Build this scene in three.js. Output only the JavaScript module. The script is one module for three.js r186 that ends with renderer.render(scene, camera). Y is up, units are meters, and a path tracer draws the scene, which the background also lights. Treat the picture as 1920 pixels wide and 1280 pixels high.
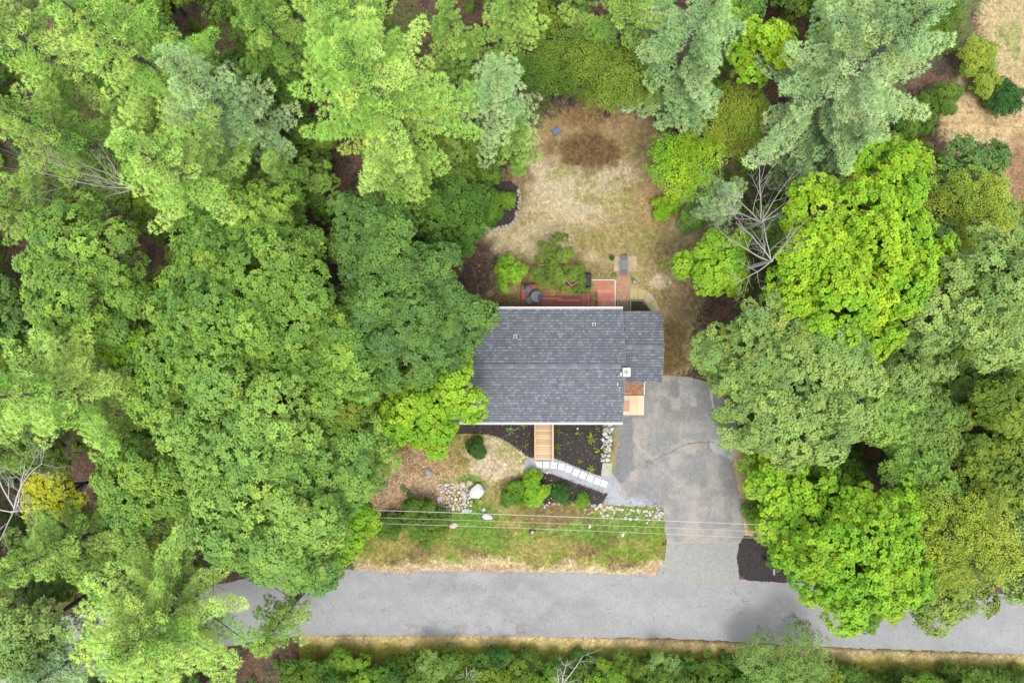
import * as THREE from 'three';
import { mergeGeometries, mergeVertices } from 'three/addons/utils/BufferGeometryUtils.js';

// ---------------------------------------------------------------- camera, sky, sun, exposure
const scene = new THREE.Scene();
const CAM_H = 58, S = 0.046;                       // drone height in metres, metres on the ground per photo pixel
const camera = new THREE.PerspectiveCamera(2 * Math.atan(640 * S / CAM_H) * 180 / Math.PI, 1.5, 0.5, 900);
camera.up.set(0, 0, -1); camera.position.set(0, CAM_H, 0); camera.lookAt(0, 0, 0);
scene.add(camera);

const renderer = new THREE.WebGLRenderer({ antialias: true });
renderer.toneMapping = THREE.LinearToneMapping;
renderer.toneMappingExposure = 4.0;
renderer.shadowMap.enabled = true;

{ // bright overcast: the standard overcast luminance distribution, zenith three times the horizon
  const w = 64, h = 64, d = new Float32Array(w * h * 4);
  for (let j = 0; j < h; j++) for (let i = 0; i < w; i++) {
    const el = ((j + 0.5) / h - 0.5) * Math.PI, k = (j * w + i) * 4;
    const L = 0.88 * (1 + 2 * Math.max(0, Math.sin(el))) / 3;
    d[k] = L * 0.97; d[k + 1] = L; d[k + 2] = L * 1.05; d[k + 3] = 1;
  }
  const t = new THREE.DataTexture(d, w, h, THREE.RGBAFormat, THREE.FloatType);
  t.mapping = THREE.EquirectangularReflectionMapping; t.magFilter = THREE.LinearFilter; t.needsUpdate = true;
  scene.background = t; scene.environment = t;
}
const sun = new THREE.DirectionalLight(new THREE.Color(1, 0.95, 0.86), 1.25);
sun.position.set(4, 100, 38); sun.target.position.set(0, 0, 0);
sun.castShadow = true; sun.shadow.radius = 45; sun.shadow.mapSize.set(4096, 4096);
Object.assign(sun.shadow.camera, { left: -60, right: 60, top: 60, bottom: -60, near: 1, far: 220 });
scene.add(sun, sun.target);

// ---------------------------------------------------------------- helpers
const M = 2.45;                                    // how bright a flat white surface renders: turns a photo tone into a base colour
const lin = v => { v /= 255; return v <= 0.04045 ? v / 12.92 : Math.pow((v + 0.055) / 1.055, 2.4); };
const enc = v => { v = Math.min(1, Math.max(0, v)); return 255 * (v <= 0.0031308 ? v * 12.92 : 1.055 * Math.pow(v, 1 / 2.4) - 0.055); };
const tone = (r, g, b, k = 1) => new THREE.Color().setRGB(lin(r) / M * k, lin(g) / M * k, lin(b) / M * k);
const TB = new Uint8Array(1024); for (let i = 0; i < 1024; i++) TB[i] = Math.round(enc(lin(i / 1023 * 255) / M));
const texByte = v => TB[Math.max(0, Math.min(1023, Math.round(v / 255 * 1023)))];
function rng(seed) { let a = (seed * 2654435761) >>> 0 || 1; return () => { a |= 0; a = a + 0x6D2B79F5 | 0; let t = Math.imul(a ^ a >>> 15, 1 | a); t = t + Math.imul(t ^ t >>> 7, 61 | t) ^ t; return ((t ^ t >>> 14) >>> 0) / 4294967296; }; }
const NT = new Float32Array(65536); { const r = rng(77); for (let i = 0; i < 65536; i++) NT[i] = r(); }
function noise(x, y) {
  const xi = Math.floor(x), yi = Math.floor(y); let fx = x - xi, fy = y - yi; fx = fx * fx * (3 - 2 * fx); fy = fy * fy * (3 - 2 * fy);
  const a = NT[(xi & 255) | ((yi & 255) << 8)], b = NT[((xi + 1) & 255) | ((yi & 255) << 8)], c = NT[(xi & 255) | (((yi + 1) & 255) << 8)], d = NT[((xi + 1) & 255) | (((yi + 1) & 255) << 8)];
  return a + (b - a) * fx + (c - a) * fy + (a - b - c + d) * fx * fy;
}
const fbm = (x, y, o = 4) => { let s = 0, a = 0.5, t = 0; for (let i = 0; i < o; i++) { s += a * noise(x, y); t += a; a *= 0.5; x = x * 2.03 + 17.3; y = y * 2.03 + 9.1; } return s / t; };
const sst = (a, b, x) => { x = Math.max(0, Math.min(1, (x - a) / (b - a))); return x * x * (3 - 2 * x); };
const lerp = (a, b, t) => a + (b - a) * t;
const V = (x, y, z) => new THREE.Vector3(x, y, z);
const G = (x, y, h = 0) => { const k = S * (CAM_H - h) / CAM_H; return V((x - 960) * k, h, (y - 640) * k); };   // a surveyed spot at height h
const at = (h) => S * (CAM_H - h) / CAM_H;
const used = {};
const numbered = n => { const k = used[n] = (used[n] ?? -1) + 1; return k ? `${n}_${String(k).padStart(3, '0')}` : n; };
function shade(o) { o.castShadow = o.receiveShadow = true; return o; }
function thing(name, label, category, pos = V(0, 0, 0), turn = 0, group) {
  const o = new THREE.Group(); o.name = numbered(name); o.position.copy(pos); o.rotation.y = turn; scene.add(o);
  o.userData = { label, category }; if (group) o.userData.group = group; return o;
}
function part(name, geo, mat, parent, label) { const m = shade(new THREE.Mesh(geo, mat)); m.name = name; parent.add(m); if (label) m.userData.label = label; return m; }
function single(name, label, category, geo, mat, pos = V(0, 0, 0), turn = 0, group) {
  const m = shade(new THREE.Mesh(geo, mat)); m.name = numbered(name); m.position.copy(pos); m.rotation.y = turn; scene.add(m);
  m.userData = { label, category }; if (group) m.userData.group = group; return m;
}
function structure(name, geo, mat, y = 0) { const m = shade(new THREE.Mesh(geo, mat)); m.name = numbered(name); m.position.y = y; m.userData = { kind: 'structure' }; scene.add(m); return m; }

class MB {                                          // collects triangles into one geometry
  constructor() { this.p = []; this.n = []; this.c = []; this.i = []; }
  v(x, y, z, nx, ny, nz, c) { this.p.push(x, y, z); this.n.push(nx, ny, nz); if (c) this.c.push(c.r, c.g, c.b); else this.c.push(1, 1, 1); return this.p.length / 3 - 1; }
  tube(pts, rad, sides = 6, col, cap = true) {
    const rings = []; let ref = V(0.31, 0.17, 0.93).normalize();
    for (let k = 0; k < pts.length; k++) {
      const d = (pts[Math.min(k + 1, pts.length - 1)]).clone().sub(pts[Math.max(k - 1, 0)]).normalize();
      const u = ref.clone().addScaledVector(d, -ref.dot(d)); if (u.lengthSq() < 1e-4) u.set(d.y, -d.x, 0.1); u.normalize(); ref = u.clone();
      const w = d.clone().cross(u), ring = [];
      for (let s = 0; s < sides; s++) { const a = s / sides * Math.PI * 2, n = u.clone().multiplyScalar(Math.cos(a)).addScaledVector(w, Math.sin(a)); ring.push(this.v(pts[k].x + n.x * rad[k], pts[k].y + n.y * rad[k], pts[k].z + n.z * rad[k], n.x, n.y, n.z, col)); }
      rings.push(ring);
    }
    for (let k = 0; k + 1 < rings.length; k++) for (let s = 0; s < sides; s++) { const a = rings[k][s], b = rings[k][(s + 1) % sides], c = rings[k + 1][(s + 1) % sides], d = rings[k + 1][s]; this.i.push(a, b, c, a, c, d); }
    if (cap) { const e = pts.length - 1, d = pts[e].clone().sub(pts[e - 1]).normalize(), m = this.v(pts[e].x, pts[e].y, pts[e].z, d.x, d.y, d.z, col); for (let s = 0; s < sides; s++) this.i.push(rings[e][s], rings[e][(s + 1) % sides], m); }
  }
  boxM(m, col) {                                    // unit cube through a matrix
    const nm = new THREE.Matrix3().getNormalMatrix(m), q = V(0, 0, 0), n = V(0, 0, 0);
    for (const [a, b, c] of [[0, 1, 2], [1, 2, 0], [2, 0, 1]]) for (const s of [-1, 1]) {
      const na = [0, 0, 0]; na[a] = s; n.set(...na).applyMatrix3(nm).normalize(); const id = [];
      for (const [x, y] of [[-1, -1], [1, -1], [1, 1], [-1, 1]]) { const e = [0, 0, 0]; e[a] = s / 2; e[b] = x / 2; e[c] = y / 2; q.set(...e).applyMatrix4(m); id.push(this.v(q.x, q.y, q.z, n.x, n.y, n.z, col)); }
      if (s > 0) this.i.push(id[0], id[1], id[2], id[0], id[2], id[3]); else this.i.push(id[0], id[2], id[1], id[0], id[3], id[2]);
    }
  }
  box(x, y, z, sx, sy, sz, ry = 0, col, rx = 0, rz = 0) { this.boxM(new THREE.Matrix4().compose(V(x, y, z), new THREE.Quaternion().setFromEuler(new THREE.Euler(rx, ry, rz)), V(sx, sy, sz)), col); return this; }
  geo(colors = false) {
    const g = new THREE.BufferGeometry(); g.setAttribute('position', new THREE.Float32BufferAttribute(this.p, 3)); g.setAttribute('normal', new THREE.Float32BufferAttribute(this.n, 3));
    if (colors) g.setAttribute('color', new THREE.Float32BufferAttribute(this.c, 3)); g.setIndex(this.i); return g;
  }
}
const boxGeo = (sx, sy, sz, x = 0, y = 0, z = 0, ry = 0, rx = 0, rz = 0) => new MB().box(x, y, z, sx, sy, sz, ry, null, rx, rz).geo();
const merge = (...g) => mergeGeometries(g.map(x => { const y = x.index ? x.toNonIndexed() : x; for (const k of Object.keys(y.attributes)) if (k !== 'position' && k !== 'normal') y.deleteAttribute(k); return y; }));
const std = (c, rough = 0.85, extra = {}) => new THREE.MeshStandardMaterial({ color: c, roughness: rough, ...extra });
function texFrom(w, h, fn, srgb = true, wrap = true) {
  const d = new Uint8Array(w * h * 4), o = [0, 0, 0];
  for (let j = 0; j < h; j++) for (let i = 0; i < w; i++) { fn(i, j, o); const k = (j * w + i) * 4; d[k] = o[0]; d[k + 1] = o[1]; d[k + 2] = o[2]; d[k + 3] = 255; }
  const t = new THREE.DataTexture(d, w, h); if (srgb) t.colorSpace = THREE.SRGBColorSpace; t.magFilter = THREE.LinearFilter; t.minFilter = THREE.LinearMipmapLinearFilter; t.generateMipmaps = true;
  if (wrap) t.wrapS = t.wrapT = THREE.RepeatWrapping; t.needsUpdate = true; return t;
}
// polygon helpers, in surveyed coordinates (photo pixels on the ground)
function polyDist(P, x, y) {                        // signed distance, positive inside
  let d = 1e9, inside = false;
  for (let i = 0, j = P.length - 1; i < P.length; j = i++) {
    const ax = P[j][0], ay = P[j][1], bx = P[i][0], by = P[i][1];
    if ((by > y) !== (ay > y) && x < (ax - bx) * (y - by) / (ay - by) + bx) inside = !inside;
    const ex = bx - ax, ey = by - ay, t = Math.max(0, Math.min(1, ((x - ax) * ex + (y - ay) * ey) / (ex * ex + ey * ey || 1))), qx = ax + ex * t - x, qy = ay + ey * t - y;
    d = Math.min(d, qx * qx + qy * qy);
  }
  return inside ? Math.sqrt(d) : -Math.sqrt(d);
}
function ragged(P, amp, step = 5, seed = 1) {       // finer outline with an uneven edge; amp and step in survey units
  const out = [];
  for (let i = 0; i < P.length; i++) {
    const [ax, ay] = P[i], [bx, by] = P[(i + 1) % P.length], L = Math.hypot(bx - ax, by - ay), n = Math.max(1, Math.round(L / step)), nx = -(by - ay) / L, ny = (bx - ax) / L;
    for (let k = 0; k < n; k++) { const x = ax + (bx - ax) * k / n, y = ay + (by - ay) * k / n, o = (fbm(x * 0.13 + seed * 31, y * 0.13, 3) - 0.5) * 2 * amp; out.push([x + nx * o, y + ny * o]); }
  }
  return out;
}
function sheet(P, h = 0, thick = 0) {               // flat polygon at height 0, uv in metres
  const k = at(h), sh = new THREE.Shape(P.map(([x, y]) => new THREE.Vector2((x - 960) * k, -(y - 640) * k)));
  const g = thick ? new THREE.ExtrudeGeometry(sh, { depth: thick, bevelEnabled: false }) : new THREE.ShapeGeometry(sh);
  g.rotateX(-Math.PI / 2); const p = g.attributes.position, uv = new Float32Array(p.count * 2);
  for (let i = 0; i < p.count; i++) { uv[2 * i] = p.getX(i); uv[2 * i + 1] = -p.getZ(i); }
  g.setAttribute('uv', new THREE.BufferAttribute(uv, 2)); return g;
}
function uvBox(g, x0, y0, x1, y1) {                  // uv so that the texture spans survey rectangle x0..x1, y0..y1
  const p = g.attributes.position, uv = g.attributes.uv;
  for (let i = 0; i < p.count; i++) uv.setXY(i, (p.getX(i) / S + 960 - x0) / (x1 - x0), (p.getZ(i) / S + 640 - y0) / (y1 - y0));
  return g;
}
// ---------------------------------------------------------------- outlines of the ground (survey coordinates)
const P_LAWN = [[905, 610], [868, 560], [868, 470], [890, 440], [925, 420], [935, 380], [950, 330], [975, 270], [1000, 235], [1060, 200], [1100, 178], [1160, 195], [1225, 225], [1270, 290], [1320, 350], [1360, 420], [1365, 500], [1320, 560], [1290, 690], [1240, 725], [1150, 725], [905, 725]];
const P_ROAD = [[-150, 1210], [100, 1160], [300, 1120], [440, 1089], [520, 1074], [660, 1068], [760, 1075], [790, 1070], [900, 1071], [1100, 1074], [1240, 1078], [1387, 1086], [1520, 1092], [1920, 1116], [2070, 1126], [2070, 1234], [1920, 1226], [1560, 1213], [1280, 1197], [900, 1192], [560, 1191], [400, 1215], [200, 1250], [-150, 1330]];
const P_DRIVE = [[1228, 1082], [1246, 1050], [1250, 1016], [1246, 985], [1245, 952], [1200, 950], [1150, 947], [1124, 946], [1138, 926], [1146, 905], [1150, 888], [1152, 840], [1153, 780], [1160, 760], [1180, 700], [1245, 703], [1290, 706], [1345, 722], [1370, 770], [1384, 806], [1382, 840], [1372, 866], [1385, 920], [1398, 1000], [1386, 1022], [1383, 1040], [1387, 1090], [1300, 1092]];
const P_FRONT = [[670, 1080], [664, 1000], [676, 900], [700, 830], [880, 790], [1160, 790], [1160, 940], [1250, 940], [1252, 1084], [900, 1078]];
const P_FIELD = [[1770, 260], [1760, 190], [1800, 150], [1830, 60], [1860, -60], [2100, -60], [2100, 520], [1900, 470], [1850, 340]];
const CLEAR = [P_LAWN, P_ROAD, P_DRIVE, P_FRONT, P_FIELD, [[840, 580], [1250, 580], [1250, 800], [840, 800]], [[1370, 820], [1460, 900], [1530, 1000], [1530, 1095], [1385, 1090]], [[560, 1185], [2070, 1190], [2070, 1250], [560, 1235]]];
// ---------------------------------------------------------------- ground colour: what lies where
const GX0 = -170, GY0 = -142, GX1 = 2090, GY1 = 1422, GW = 2048, GH = Math.round(2048 * (GY1 - GY0) / (GX1 - GX0));
const mix3 = (o, c, t) => { o[0] += (c[0] - o[0]) * t; o[1] += (c[1] - o[1]) * t; o[2] += (c[2] - o[2]) * t; };
const ell = (x, y, cx, cy, rx, ry) => 1 - Math.hypot((x - cx) / rx, (y - cy) / ry);
const blob = (x, y, cx, cy, rx, ry, w) => sst(-0.25, 0.35, ell(x, y, cx, cy, rx, ry) + w);
function groundTone(x, y, o) {                       // photo tone of the bare ground at survey spot x, y
  const n1 = fbm(x * 0.012, y * 0.012, 4), n2 = fbm(x * 0.06 + 50, y * 0.06, 3), n3 = fbm(x * 0.35 + 9, y * 0.35 + 70, 2), n4 = noise(x * 1.3, y * 1.3), wig = (n2 - 0.5) * 0.9 + (n3 - 0.5) * 0.5;
  // leaf and needle litter under the trees
  o[0] = 104; o[1] = 78; o[2] = 58; mix3(o, [70, 58, 44], sst(0.45, 0.65, n2)); mix3(o, [92, 104, 48], sst(0.52, 0.66, n1 + (n3 - 0.5) * 0.25) * 0.75);
  let t = (n3 - 0.5) * 60 + (n4 - 0.5) * 40;
  const dl = polyDist(P_LAWN, x, y) + wig * 30;
  if (dl > -14) {
    const c = [192, 170, 128];
    mix3(c, [212, 196, 160], blob(x, y, 1070, 345, 120, 75, wig)); mix3(c, [206, 188, 146], blob(x, y, 985, 440, 90, 60, wig)); mix3(c, [214, 190, 150], blob(x, y, 1290, 430, 50, 60, wig));
    mix3(c, [158, 152, 88], sst(0.5, 0.62, fbm(x * 0.022 + 5, y * 0.022, 3)) * 0.6); mix3(c, [160, 148, 84], blob(x, y, 1190, 455, 95, 45, wig) * 0.6); mix3(c, [170, 158, 92], blob(x, y, 1180, 385, 60, 40, wig) * 0.5);
    mix3(c, [172, 144, 100], blob(x, y, 1110, 245, 110, 60, wig) * 0.8); mix3(c, [116, 88, 52], blob(x, y, 1105, 283, 62, 38, wig) * 0.9); mix3(c, [182, 148, 104], blob(x, y, 1235, 375, 42, 60, wig) * 0.6); mix3(c, [150, 116, 78], blob(x, y, 1100, 205, 60, 34, wig) * 0.8);
    mix3(c, [150, 128, 90], blob(x, y, 955, 345, 40, 80, wig) * 0.9); mix3(c, [156, 134, 90], blob(x, y, 1265, 535, 70, 90, wig) * 0.75); mix3(c, [132, 112, 66], blob(x, y, 1250, 650, 34, 60, wig)); mix3(c, [206, 190, 160], blob(x, y, 1238, 530, 20, 12, wig) * 0.8);
    mix3(c, [92, 72, 60], blob(x, y, 893, 515, 42, 70, wig)); mix3(c, [120, 100, 66], blob(x, y, 935, 570, 60, 20, wig) * 0.8); mix3(c, [132, 116, 70], blob(x, y, 1060, 520, 110, 40, wig) * 0.8);
    mix3(o, c, sst(-14, 14, dl)); t = (n3 - 0.5) * 70 + (n4 - 0.5) * 62;
  }
  const df = polyDist(P_FRONT, x, y) + wig * 16;
  if (df > -10) {
    const c = [160, 152, 80], below = y - 1047 + (n1 - 0.5) * 50 + wig * 22 - (x > 880 && x < 1080 ? 0 : 6);
    mix3(c, [118, 150, 34], sst(0.46, 0.62, fbm(x * 0.02 + 40, y * 0.02 + 3, 3)) * 0.7); mix3(c, [134, 110, 70], sst(0.52, 0.64, fbm(x * 0.019 + 9, y * 0.03 + 31, 3)) * 0.85);
    mix3(c, [104, 148, 40], blob(x, y, 1140, 990, 110, 32, wig) * 0.7); mix3(c, [96, 140, 30], blob(x, y, 890, 965, 55, 40, wig) * 0.9); mix3(c, [140, 112, 76], blob(x, y, 1030, 966, 70, 20, wig) * 0.8); mix3(c, [108, 150, 44], blob(x, y, 905, 1010, 70, 26, wig) * 0.6);
    mix3(c, [214, 194, 152], sst(-6, 16, below)); mix3(c, [200, 168, 136], sst(14, 24, below));
    mix3(c, [206, 176, 146], blob(x, y, 755, 905, 95, 62, wig)); mix3(c, [176, 142, 108], blob(x, y, 790, 862, 60, 30, wig) * 0.8); mix3(c, [150, 122, 96], blob(x, y, 745, 955, 60, 24, wig) * 0.7);
    mix3(c, [208, 192, 150], blob(x, y, 940, 855, 62, 52, wig)); mix3(c, [216, 196, 164], blob(x, y, 920, 880, 36, 26, wig)); mix3(c, [160, 158, 96], blob(x, y, 950, 845, 30, 16, wig) * 0.5); mix3(c, [104, 140, 50], blob(x, y, 885, 903, 26, 12, wig) * 0.8); mix3(c, [168, 154, 100], blob(x, y, 935, 935, 40, 30, wig) * 0.7);
    mix3(o, c, sst(-10, 8, df)); t = (n3 - 0.5) * 74 + (n4 - 0.5) * (x < 830 && y < 970 ? 110 : 56);
  }
  const south = y - (x < 560 ? 1400 : lerp(1191, 1226, sst(900, 1920, x)));
  if (south > -6) {
    const c = [206, 184, 128]; mix3(c, [148, 146, 52], sst(10, 26, south + wig * 18)); mix3(c, [116, 112, 50], sst(34, 70, south + wig * 24)); mix3(c, [110, 92, 60], sst(60, 100, south + wig * 24));
    mix3(o, c, sst(-6, 6, south)); t = (n3 - 0.5) * 66 + (n4 - 0.5) * 40;
  }
  const de = Math.min(x - 1368 - Math.max(0, (y - 860) * 0.12), 1480 - x, y - 815, 1030 - y);
  if (de > -6) { const c = [148, 150, 58]; mix3(c, [200, 176, 132], sst(0.4, 0.6, fbm(x * 0.03, y * 0.03 + 60, 3) + sst(1390, 1415, x) * 0.15)); mix3(o, c, sst(-6, 10, de + wig * 14)); }
  const dt = polyDist(P_FIELD, x, y) + wig * 30;
  if (dt > -14) {
    const c = [184, 164, 120]; mix3(c, [150, 152, 88], sst(0.48, 0.6, fbm(x * 0.02 + 80, y * 0.014, 3)) * 0.8); mix3(c, [198, 172, 126], blob(x, y, 1850, 225, 110, 40, wig)); mix3(c, [172, 138, 92], sst(0.42, 0.1, Math.abs(Math.sin((y - 6 * Math.sin(x * 0.02)) * 0.16)) ) * blob(x, y, 1860, 225, 120, 40, wig) * 0.6); mix3(c, [142, 104, 74], blob(x, y, 1915, 340, 26, 80, wig) * 0.8);
    mix3(o, c, sst(-14, 14, dt)); t = (n3 - 0.5) * 60 + (n4 - 0.5) * 44;
  }
  o[0] += t; o[1] += t * 0.97; o[2] += t * 0.82;
}
const groundBytes = [];
const groundTex = texFrom(GW, GH, (i, j, o) => { groundTone(lerp(GX0, GX1, (i + 0.5) / GW), lerp(GY0, GY1, (j + 0.5) / GH), o); o[0] = texByte(o[0]); o[1] = texByte(o[1]); o[2] = texByte(o[2]); }, true, false);
const bumpTex = texFrom(512, 512, (i, j, o) => { const v = 255 * (0.5 * fbm(i / 8, j / 8, 2) + 0.5 * NT[(i * 7 + j * 131) & 65535]); o[0] = o[1] = o[2] = v; }, false);
const bumpFor = (metres) => { const t = bumpTex.clone(); t.repeat.set(1 / metres, 1 / metres); t.needsUpdate = true; return t; };
{
  const x0 = (GX0 - 960) * S, x1 = (GX1 - 960) * S, z0 = (GY0 - 640) * S, z1 = (GY1 - 640) * S;
  const g = new THREE.PlaneGeometry(x1 - x0, z1 - z0, 8, 6); g.rotateX(-Math.PI / 2); g.translate((x0 + x1) / 2, 0, (z0 + z1) / 2);
  const p = g.attributes.position, uv = g.attributes.uv; for (let i = 0; i < p.count; i++) uv.setXY(i, (p.getX(i) - x0) / (x1 - x0), (p.getZ(i) - z0) / (z1 - z0));
  const bt = bumpTex.clone(); bt.repeat.set((x1 - x0) / 12, (z1 - z0) / 12); bt.needsUpdate = true;
  structure('ground', g, new THREE.MeshStandardMaterial({ map: groundTex, roughness: 1, bumpMap: bt, bumpScale: 0.03 }));
  const sh = new THREE.Shape([[-500, -500], [500, -500], [500, 500], [-500, 500]].map(a => new THREE.Vector2(...a)));
  sh.holes.push(new THREE.Path([[x0, -z1], [x1, -z1], [x1, -z0], [x0, -z0]].map(a => new THREE.Vector2(...a))));
  const og = new THREE.ShapeGeometry(sh); og.rotateX(-Math.PI / 2);
  structure('terrain', og, std(tone(98, 84, 54), 1));
}
// ---------------------------------------------------------------- road and driveway
const roadTex = texFrom(2048, 256, (i, j, o) => {
  const x = lerp(-150, 2070, (i + 0.5) / 2048), y = lerp(1040, 1340, (j + 0.5) / 256);
  const big = fbm(x * 0.008, y * 0.02, 3), mid = fbm(x * 0.05, y * 0.07, 3), fine = NT[(i * 13 + j * 1721) & 65535], crack = Math.abs(fbm(x * 0.03 + 7, y * 0.04, 4) - 0.5), crack2 = Math.abs(fbm(x * 0.05 + 70, y * 0.03 + 20, 4) - 0.5);
  let v = 158 + (big - 0.5) * 16 + (mid - 0.5) * 14 + (fine - 0.5) * 26;
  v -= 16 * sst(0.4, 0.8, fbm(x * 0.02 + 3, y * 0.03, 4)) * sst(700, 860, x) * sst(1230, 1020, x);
  v -= 30 * (1 - sst(0, 0.01, crack)) * sst(0.42, 0.56, mid) + 26 * (1 - sst(0, 0.009, crack2)) * sst(0.5, 0.6, big + (mid - .5) * .4);
  o[0] = texByte(v); o[1] = texByte(v - 0.5); o[2] = texByte(v + 1);
  const e = sst(1204, 1190, y) ; if (x > 760 && x < 1000 && y > 1170 && y < 1200 && fbm(x * 0.04, y * 0.05, 3) > 0.52) { o[0] = texByte(v - 8); o[1] = texByte(v - 13); o[2] = texByte(v - 14); }
}, true, false);
const asphaltBump = bumpFor(1.2);
{
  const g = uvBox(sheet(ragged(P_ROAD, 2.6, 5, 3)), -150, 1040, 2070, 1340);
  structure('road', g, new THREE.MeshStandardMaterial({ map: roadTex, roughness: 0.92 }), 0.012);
}
const segD = (P, x, y) => { let d = 1e9; for (let i = 0; i + 1 < P.length; i++) { const [ax, ay] = P[i], [bx, by] = P[i + 1], ex = bx - ax, ey = by - ay, t = Math.max(0, Math.min(1, ((x - ax) * ex + (y - ay) * ey) / (ex * ex + ey * ey))); d = Math.min(d, Math.hypot(ax + ex * t - x, ay + ey * t - y)); } return d; };
const D_SEAL = [[1168, 780], [1186, 780], [1184, 820], [1190, 850], [1188, 875], [1180, 895], [1163, 903], [1153, 893], [1156, 850], [1166, 830]];
const D_SEAL2 = [[1330, 722], [1352, 724], [1375, 778], [1384, 808], [1370, 826], [1352, 822], [1346, 790], [1336, 755]];
const D_PALE = [[1335, 826], [1352, 822], [1370, 828], [1386, 806], [1386, 850], [1374, 866], [1352, 852], [1336, 846]];
const D_DUST = [[1138, 925], [1148, 888], [1160, 905], [1165, 930], [1200, 936], [1240, 950], [1215, 958], [1120, 960]];
const D_OLD = [[1148, 790], [1168, 790], [1164, 850], [1160, 890], [1148, 890]];
const driveTex = texFrom(1024, 1344, (i, j, o) => {
  const x = lerp(1110, 1415, (i + 0.5) / 1024), y = lerp(692, 1098, (j + 0.5) / 1344);
  const big = fbm(x * 0.02, y * 0.02 + 8, 4), mid = fbm(x * 0.09, y * 0.09, 4), fine = NT[(i * 29 + j * 1723) & 65535], wisp = fbm(x * 0.06 + 40, y * 0.025, 4), wig = (mid - 0.5) * 12 + (fine - .5) * 2;
  const c = [174, 171, 166]; mix3(c, [152, 151, 150], sst(0.4, 0.62, fbm(x * 0.05 + 20, y * 0.05, 6)) * 0.8); mix3(c, [190, 178, 168], sst(0.52, 0.64, fbm(x * 0.03 + 70, y * 0.03, 3)) * 0.6);
  if (y < 800) mix3(c, [134, 134, 134], sst(0.4, 0.6, fbm(x * 0.045, y * 0.045 + 30, 6)) * sst(1225, 1250, x + wig) * sst(805, 770, y + wig * 2) * 0.8);
  mix3(c, [144, 145, 150], sst(0.42, 0.62, fbm(x * 0.05, y * 0.05 + 90, 6)) * sst(890, 905, y + wig) * sst(1310, 1240, x) * 0.7);
  mix3(c, [178, 184, 194], sst(-3, 3, polyDist(D_DUST, x, y) + wig * 1.4) * 0.85); mix3(c, [152, 138, 112], sst(-2, 2, polyDist(D_OLD, x, y) + wig) * 0.8); mix3(c, [124, 126, 130], sst(-3, 3, polyDist(D_SEAL, x, y) + wig * 1.6) * 0.75);
  mix3(c, [128, 128, 131], sst(-2, 2, polyDist(D_SEAL2, x, y) + wig * 1.1) * 0.85); mix3(c, [206, 208, 208], sst(-2, 2, polyDist(D_PALE, x, y) + wig * 1.2) * 0.85); mix3(c, [206, 202, 198], (1 - sst(0.5, 3.5, segD([[1332, 722], [1336, 755], [1346, 790], [1350, 818]], x, y) + wig * 0.25)) * 0.8);
  mix3(c, [132, 104, 96], sst(0.3, 1, ell(x, y, 1215, 866, 14, 11) + (mid - 0.5) * 1.6) * 0.7); mix3(c, [142, 140, 138], sst(0.5, 0.72, wisp) * 0.5);
  if (y > 1000) { const apron = y - 1017 + wig * 0.5 - (x - 1320) * (x - 1320) * 0.0003; mix3(c, [166, 166, 162], sst(-1, 1, apron)); mix3(c, [196, 176, 146], 1 - sst(0.4, 1.2, Math.abs(apron + 1))); }
  const t = (fine - 0.5) * 26 + (fbm(x * 0.4, y * 0.4, 3) - 0.5) * 30 - 6; c[0] += t; c[1] += t; c[2] += t;
  const k = 1 - sst(0.25, 0.9, segD([[1228, 861], [1243, 853], [1256, 850], [1270, 840], [1289, 832], [1310, 830], [1338, 828]], x + (noise(x * .3, y * .3) - .5) * 3, y + (noise(x * .4 + 9, y * .4) - .5) * 3)); mix3(c, [96, 92, 90], k * 0.85);
  const hair = Math.abs(fbm(x * 0.04 + 3, y * 0.05 + 5, 4) - 0.5); mix3(c, [120, 118, 116], (1 - sst(0, 0.006, hair)) * 0.6);
  o[0] = texByte(c[0]); o[1] = texByte(c[1]); o[2] = texByte(c[2]);
}, true, false);
structure('driveway', uvBox(sheet(ragged(P_DRIVE, 1.6, 4, 9)), 1110, 692, 1415, 1098), new THREE.MeshStandardMaterial({ map: driveTex, roughness: 0.93 }), 0.018);
// ---------------------------------------------------------------- beds and paths
const mulchTex = texFrom(512, 512, (i, j, o) => { const a = NT[(i * 3 + j * 517) & 65535], b = fbm(i / 5, j / 9, 2), c = fbm(i / 40, j / 40, 3); let v = 50 + (a - 0.5) * 34 + (b - 0.5) * 36 + (c - 0.5) * 16; o[0] = texByte(v + 4); o[1] = texByte(v - 2); o[2] = texByte(v - 2); });
const mulchMat = (() => { const t = mulchTex.clone(); t.repeat.set(1 / 5, 1 / 5); t.needsUpdate = true; return new THREE.MeshStandardMaterial({ map: t, roughness: 1, bumpMap: bumpFor(1.4), bumpScale: 0.03 }); })();
const P_BED1 = [[850, 770], [1142, 770], [1136, 812], [1132, 840], [1131, 868], [1127, 893], [1110, 888], [1090, 880], [1060, 867], [1037, 860], [1002, 858], [990, 856], [975, 845], [955, 830], [930, 818], [905, 813], [850, 813]];
const P_BED2 = [[988, 882], [1004, 882], [1030, 886], [1060, 897], [1095, 910], [1139, 923], [1137, 930], [1127, 946], [1115, 947], [1090, 942], [1060, 938], [1030, 944], [1000, 946], [985, 943], [984, 900]];
const P_BED3 = [[1386, 1022], [1396, 1004], [1440, 1012], [1530, 1030], [1522, 1091], [1470, 1092], [1400, 1087], [1387, 1078], [1382, 1045]];
const P_BED4 = [[905, 352], [930, 340], [958, 340], [972, 352], [974, 380], [968, 410], [955, 424], [925, 430], [900, 420], [892, 390]];
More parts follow.
